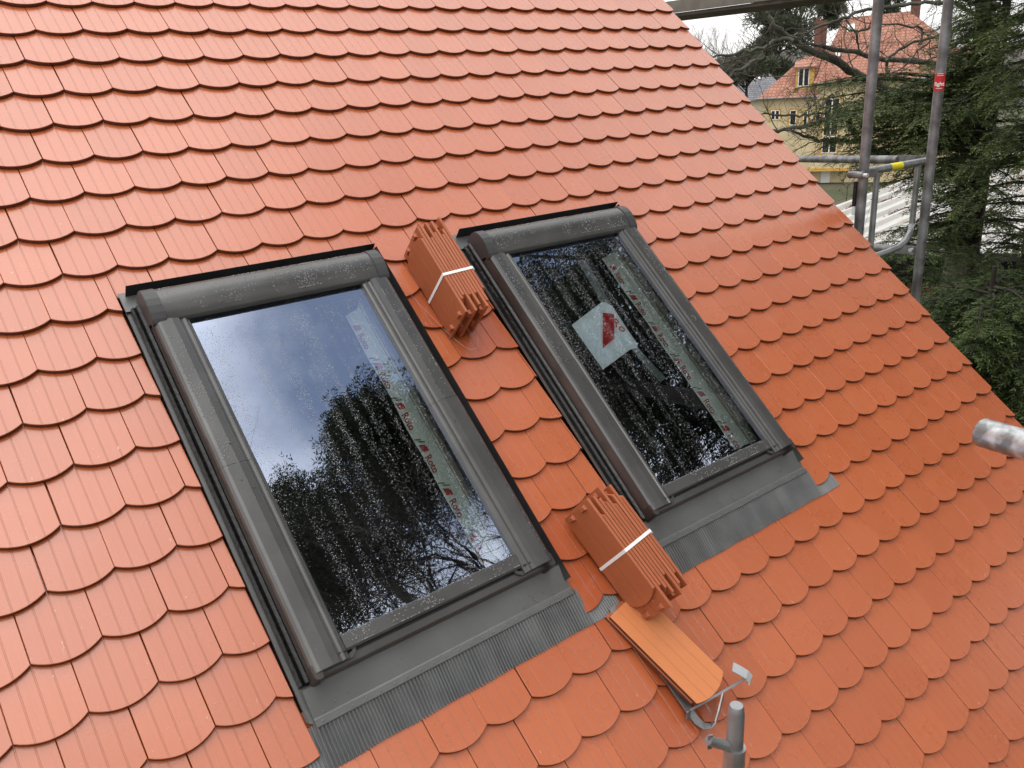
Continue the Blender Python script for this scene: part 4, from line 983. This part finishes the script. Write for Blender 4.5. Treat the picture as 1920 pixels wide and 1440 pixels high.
RT = far_tiles('old_red_tiles', (0.34, 0.145, 0.095), (0.46, 0.225, 0.155), (.55, .5, .5)); SLATE = far_tiles('grey_slates', (.17, .17, .19), (.27, .27, .30), (.5, .5, .5))
MB().box(.4, 14.8, 0, 14, GROUND_Z, -1.72).build('wall', YW, yh)
MB().box(-4.6, .4, -.3, 11, GROUND_Z, -2.9).build('wall', YW, yh)
MB().add([(.1, -.5, -1.75), (15.2, -.5, -1.75), (15.2, 14.5, -1.75), (.1, 14.5, -1.75), (2.6, 7, 4.1), (8.5, 7, 4.3)], [(0, 1, 5, 4), (1, 2, 5), (2, 3, 4, 5), (3, 0, 4), (3, 2, 1, 0)]).build('roof', RT, yh)
MB().add([(-5.0, -.8, -2.92), (.6, -.8, -2.92), (.6, 11.5, -2.92), (-5.0, 11.5, -2.92), (-.9, 5, .7), (1.6, 5, .7)], [(0, 1, 5, 4), (2, 3, 4, 5), (3, 0, 4), (3, 2, 1, 0), (1, 2, 5)]).build('roof', RT, yh)
MB().tube([(-5.05, -.9, -2.95), (.7, -.9, -2.95)], .08, 8).build('gutter', GUT, yh); MB().tube([(.1, -.6, -1.8), (15.2, -.6, -1.8)], .09, 8).build('gutter', GUT, yh)
def chimney(x0, x1, y0, y1, z0, z1):
    c = MB().box(x0, x1, y0, y1, z0, z1).build('chimney', BRK, yh); MB().box(x0 - .08, x1 + .08, y0 - .08, y1 + .08, z1 - .35, z1 - .15).box(x0 + .1, x0 + .5, y0 + .1, y1 - .1, z1, z1 + .2).build('chimney_cap', BRK, c)
chimney(-.1, 1.1, 8.0, 9.0, 0, 4.1); chimney(8.6, 9.4, 6.6, 7.5, 3.5, 5.6)
def window(s0, s1, z0, z1, y, nc=2, nr=1, sur=True, fw=.07):
    f = MB(); f.box(s0, s1, y - .06, y - .005, z0, z0 + fw).box(s0, s1, y - .06, y - .005, z1 - fw, z1).box(s0, s0 + fw, y - .06, y - .005, z0 + fw, z1 - fw).box(s1 - fw, s1, y - .06, y - .005, z0 + fw, z1 - fw)
    for k in range(1, nc): x = s0 + (s1 - s0) * k / nc; f.box(x - fw * .8, x + fw * .8, y - .07, y - .01, z0 + fw, z1 - fw)
    for k in range(1, nr): z = z0 + (z1 - z0) * k / nr; f.box(s0 + fw, s1 - fw, y - .065, y - .012, z - fw * .8, z + fw * .8)
    o = f.build('window', WF, yh); MB().box(s0 + .01, s1 - .01, y - .02, y + .02, z0 + .01, z1 - .01).build('pane', PANE, o)
    if sur: MB().box(s0 - .18, s0, y - .04, y + .01, z0 - .1, z1 + .15).box(s1, s1 + .18, y - .04, y + .01, z0 - .1, z1 + .15).box(s0, s1, y - .04, y + .01, z1, z1 + .15).build('surround', OCH, o)
window(-3.6, -2.8, -4.95, -4.05, -.32, 2, 1); window(-1.85, -1.25, -5.5, -4.1, -.32, 1, 1); window(-.62, -.22, -5.6, -4.25, -.32, 1, 1)
window(.55, .95, -5.7, -4.3, -.02, 1, 1); window(1.25, 2.6, -5.0, -3.2, -.02, 2, 1); window(1.25, 2.6, -6.6, -5.05, -.02, 2, 1); window(1.25, 2.6, -8.2, -6.65, -.02, 2, 1)
window(5.2, 6.2, -5.2, -3.5, -.02, 2, 1); window(8.2, 9.2, -5.2, -3.5, -.02, 2, 1)
def dormer(s0, s1, z0, z1, y0, y1):
    c = MB().box(s0, s1, y0, y1, z0, z1).build('dormer', OCH, yh); MB().add([(s0 - .2, y0 - .3, z1 + .02), (s1 + .2, y0 - .3, z1 + .02), (s1 + .2, y1 + 1.5, z1 + .6), (s0 - .2, y1 + 1.5, z1 + .6), (s0 - .2, y0 - .3, z1 - .1), (s1 + .2, y0 - .3, z1 - .1)], [(0, 1, 2, 3), (4, 5, 1, 0)]).build('dormer_roof', RT, c)
dormer(-1.5, .15, -2.3, -.25, .3, 3.2); window(-1.30, -.30, -2.0, -.35, .29, 2, 1, False)
dormer(12.4, 14.2, -1.6, .2, .8, 3.5); window(12.6, 13.7, -1.4, 0.0, .79, 2, 1, False)
MB().box(.2, 3.9, -1.6, -.02, -9.75, -9.45).build('balcony', OCH, yh); MB().box(.3, 3.8, -1.5, -1.4, -9.45, -8.7).build('balcony_wall', YW, yh)
MB().box(1.35, 2.2, -.08, -.02, GROUND_Z, -9.8).build('door', WF, yh)
def roof_z(s, y): return -1.75 + (y + .5) / 7.5 * 5.9
for s, y, a, h in ((2.9, 5.2, .7, .9),):
    z = roof_z(s, y); MB().add([(s, y, z + .05), (s + a, y, z + .05), (s + a, y + h, roof_z(s, y + h) + .05), (s, y + h, roof_z(s, y + h) + .05)], [(0, 1, 2, 3)]).build('skylight', WF, yh)
sdm = MB(); sdc = (2.35, 2.2, roof_z(0, 2.2) + .45)
sdm.tube([(sdc[0], sdc[1], sdc[2]), (sdc[0] - .03, sdc[1] - .04, sdc[2] + .03), (sdc[0] - .1, sdc[1] - .14, sdc[2] + .08)], [.05, .25, .38], 12); sdm.tube([(sdc[0], sdc[1], sdc[2]), (sdc[0], sdc[1] + .1, sdc[2] - .5)], .04, 6)
sdm.build('satellite_dish', WF, yh)

# slate house far left
s2 = empty('slate_house', at(1395, 150, 112)); s2.rotation_euler.z = -R(52); z0 = s2.location.z; tag(s2, 'grey slate roofed house far off, just above the verge, with two pale skylights', 'house')
MB().box(-6, 6, 0, 9, GROUND_Z - z0, -2.5).build('wall', RENDERW, s2)
MB().add([(-6.5, -.5, -2.6), (6.5, -.5, -2.6), (6.5, 9.5, -2.6), (-6.5, 9.5, -2.6), (-2.5, 4.5, 1.5), (2.5, 4.5, 1.5)], [(0, 1, 5, 4), (1, 2, 5), (2, 3, 4, 5), (3, 0, 4), (3, 2, 1, 0)]).build('roof', SLATE, s2)
for k in (0, 1):
    x = .9 + k * .9; f = lambda y: -2.6 + (y + .5) / 5 * 4.1 + .06
    MB().add([(x, 2.6, f(2.6)), (x + .6, 2.6, f(2.6)), (x + .6, 3.7, f(3.7)), (x, 3.7, f(3.7))], [(0, 1, 2, 3)]).build('skylight', WF, s2)

# ------------------------------------------------------------------ far trees
def puffy(label, name, P, Rr, H, m, seed, n=9000, card=(.32, .07), blobs=26, group=None, squash=.8, cat='pine'):
    rg = np.random.default_rng(seed); e = empty(name, (P.x, P.y, GROUND_Z)); tag(e, label, cat, group); zc = P.z - GROUND_Z
    tk = MB(); tk.tube([(0, 0, 0), (.2, .1, zc * .5), (-.1, .1, zc + H * .35)], [Rr * .09, Rr * .07, .04], 8)
    cen = []
    for k in range(blobs):
        v = rg.normal(0, 1, 3); v /= np.linalg.norm(v); rr_ = rg.uniform(.35, .95)
        c = np.array([v[0] * Rr * rr_, v[1] * Rr * rr_, zc + v[2] * H * .5 * rr_]); cen.append(c)
        tk.tube([(0, 0, max(1, c[2] - Rr * .5)), tuple(c)], [Rr * .025, .02], 4, caps=False)
    tk.build('trunk', BARKD, e, smooth=True)
    idx = rg.integers(0, blobs, n); cs = np.array(cen)[idx]; br_r = Rr * rg.uniform(.16, .34, blobs)[idx]
    v = rg.normal(0, 1, (n, 3)); v /= np.linalg.norm(v, axis=1, keepdims=True); v[:, 2] *= squash; rad = rg.random(n) ** .45
    C = cs + v * (br_r * rad)[:, None]; D = v + rg.normal(0, .5, (n, 3)); D[:, 2] += .4
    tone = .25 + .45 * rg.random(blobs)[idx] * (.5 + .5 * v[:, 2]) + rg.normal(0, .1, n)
    cards('crown', C, D, rg.normal(0, 1, (n, 3)), card[0] * rg.uniform(.6, 1.3, n), card[1] * rg.uniform(.7, 1.3, n), tone, m, e); return e
puffy('tall dark pine behind the grey limbs, left of the yellow house', 'pine_tree', at(1458, 45, 118), 5.4, 11, PINE, 31, 11000, card=(.75, .17))
puffy('second dark pine with its crown above the left chimney of the yellow house', 'pine_tree', at(1548, 8, 128), 3.4, 11, PINE, 32, 6000, card=(.75, .17))
puffy('low dark pine just over the roof verge, beside the slate house', 'pine_tree', at(1402, 128, 105), 3.4, 3.6, PINE, 33, 6000, card=(.6, .14))
puffy('dark evergreen under the corner of the yellow house roof', 'pine_tree', at(1440, 150, 120), 4, 7, PINE, 34, 6000, card=(.7, .16))
puffy('pine crown showing between the two scaffold poles at the top', 'pine_tree', at(1668, 5, 130), 2.4, 7, PINE, 35, 4000, card=(.7, .16))
def bare(label, P, H, seed, r=.16, depth=5, kids=4, group=None, spread=.5, name='bare_tree', m=TWIG, zc=None, minr=.0):
    rg = np.random.default_rng(seed); e = empty(name, (P.x, P.y, GROUND_Z)); tag(e, label, 'tree', group); h0 = P.z - GROUND_Z
    mb = MB(); mb.tube([(0, 0, 0), (.1, .1, h0 * .5), (0, 0, h0)], [r * 1.4, r * 1.1, r], 8, caps=False); mb.build('trunk', m, e, smooth=True)
    mb = MB()
    for k in range(6):
        a = k * 1.05 + rg.random(); twigs(mb, rg, (0, 0, h0 - rg.uniform(0, H * .2)), (cos(a) * .7, sin(a) * .7, .8), H * .42, r * .6, depth, spread, .16, 4, kids, .15)
    mb.build('crown', m, e, kind='stuff'); return e
bare('round bare treetop against the white sky, nearest the roof verge', at(1345, 150, 75), 6.0, 41, .12, 4, 4)
bare('bare tree behind the right scaffold pole, against the sky', at(1812, 150, 60), 6.5, 42, .12, 4, 4)
bare('bare tree on the skyline right of the yellow house roof', at(1775, 140, 95), 8.5, 43, .14, 4, 4)
bare('small leafless shrub growing before the yellow house wall', at(1590, 345, 60), 2.6, 44, .03, 3, 3, name='bare_shrub')
# distant wooded ridge
V = []; Fc = []; n = 90; rg = np.random.default_rng(5)
for k in range(n + 1):
    a = R(20) + R(80) * k / n
    for (d, h) in ((230, GROUND_Z - .5), (250, -4), (270, 3.2 + 1.6 * sin(k * .35) + rg.uniform(-.5, .5)), (300, GROUND_Z)): V.append((sin(a) * d, cos(a) * d, h))
for k in range(n):
    for q in range(3): b = k * 4 + q; Fc.append((b, b + 4, b + 5, b + 1))
link('wooded_ridge', mesh_np('wooded_ridge', V, Fc, mat('wood_grey', (0.075, 0.07, 0.062), .95, noise=(.35, (0.13, 0.12, 0.11), .4, .62), bump=(1, 1, 2))), kind='structure')

# ------------------------------------------------------------------ trees south of the house, most of them seen mirrored in the panes
def polar(az, d): return Vector((.4 + sin(R(az)) * d, -1.9 + cos(R(az)) * d, 0))
def bigcon(az, d, el_top, el_low, rad, seed, label, dens=1.0, name='conifer'):
    P = polar(az, d); zt = -1.6 + math.tan(R(el_top)) * d; zl = -1.6 + math.tan(R(el_low)) * d; rg = random.Random(seed); L = []; n = int(95 * dens)
    for k in range(n):
        t = (k + rg.random()) / n; z = zl + (zt - zl) * t - GROUND_Z; ln = (rad * (1 - t) ** .7 + .35) * rg.uniform(.6, 1.15); L.append((z, rg.uniform(0, 6.28), ln, rg.uniform(.05, .3)))
    return conifer(label, 'conifer', name, (P.x, P.y, GROUND_Z), zt - GROUND_Z, L, DARKC, seed, sp=.15, card=(.12, .036), trunk_r=.2, step=.08, side=.7)
bigcon(124, 10.5, 62, 54, 2.5, 61, 'conifer mirrored in the middle of the large window pane', 2.0)
bigcon(141, 10.0, 64, 55, 2.6, 62, 'conifer mirrored along the left side of the large window pane', 2.0)
bigcon(109, 9.5, 57, 40, 2.0, 63, 'conifer mirrored in the right part of the large window pane', 1.3)
bigcon(101, 12.0, 52, 15, 2.7, 64, 'dark conifer mirrored in the sticker window', 2.6)
bigcon(97, 12.5, 50, -20, 3.4, 76, 'conifer east of the gable, mirrored in the wet tiles along the verge', 2.6)
bigcon(112, 13.5, 49, 15, 2.9, 65, 'dark conifer mirrored at the foot of the sticker window', 2.8)
bigcon(170, 11.0, 66, 20, 3.0, 66, 'conifer mirrored at the lower left of the large window pane', 1.5)
bigcon(177, 11.5, 69, 15, 3.6, 77, 'very tall unseen conifer south of the house, added to dim the tile reflections', 2.2)  # unseen tree added to block bright sky mirrored in the left tiles
bigcon(192, 12.0, 62, 10, 3.4, 67, 'tall conifer in the garden behind the photographer', 1.3)
bigcon(215, 13.0, 50, 10, 3.6, 68, 'tall conifer in the garden left behind the photographer', 1.2)
bigcon(127, 13.0, 39, -25, 3.6, 73, 'broad garden conifer below the mirrored bare branches', 2.4)
bigcon(143, 13.0, 41, -25, 3.6, 74, 'broad garden conifer south east of the house', 2.4)
bigcon(158, 13.5, 50, -25, 3.6, 75, 'broad garden conifer south of the house', 2.2)
bare('leafless tree with twisted twigs mirrored at the foot of the large pane', Vector((polar(134, 8.5).x, polar(134, 8.5).y, 4.0)), 6.2, 71, .13, 5, 4, m=BARKD, spread=.6)
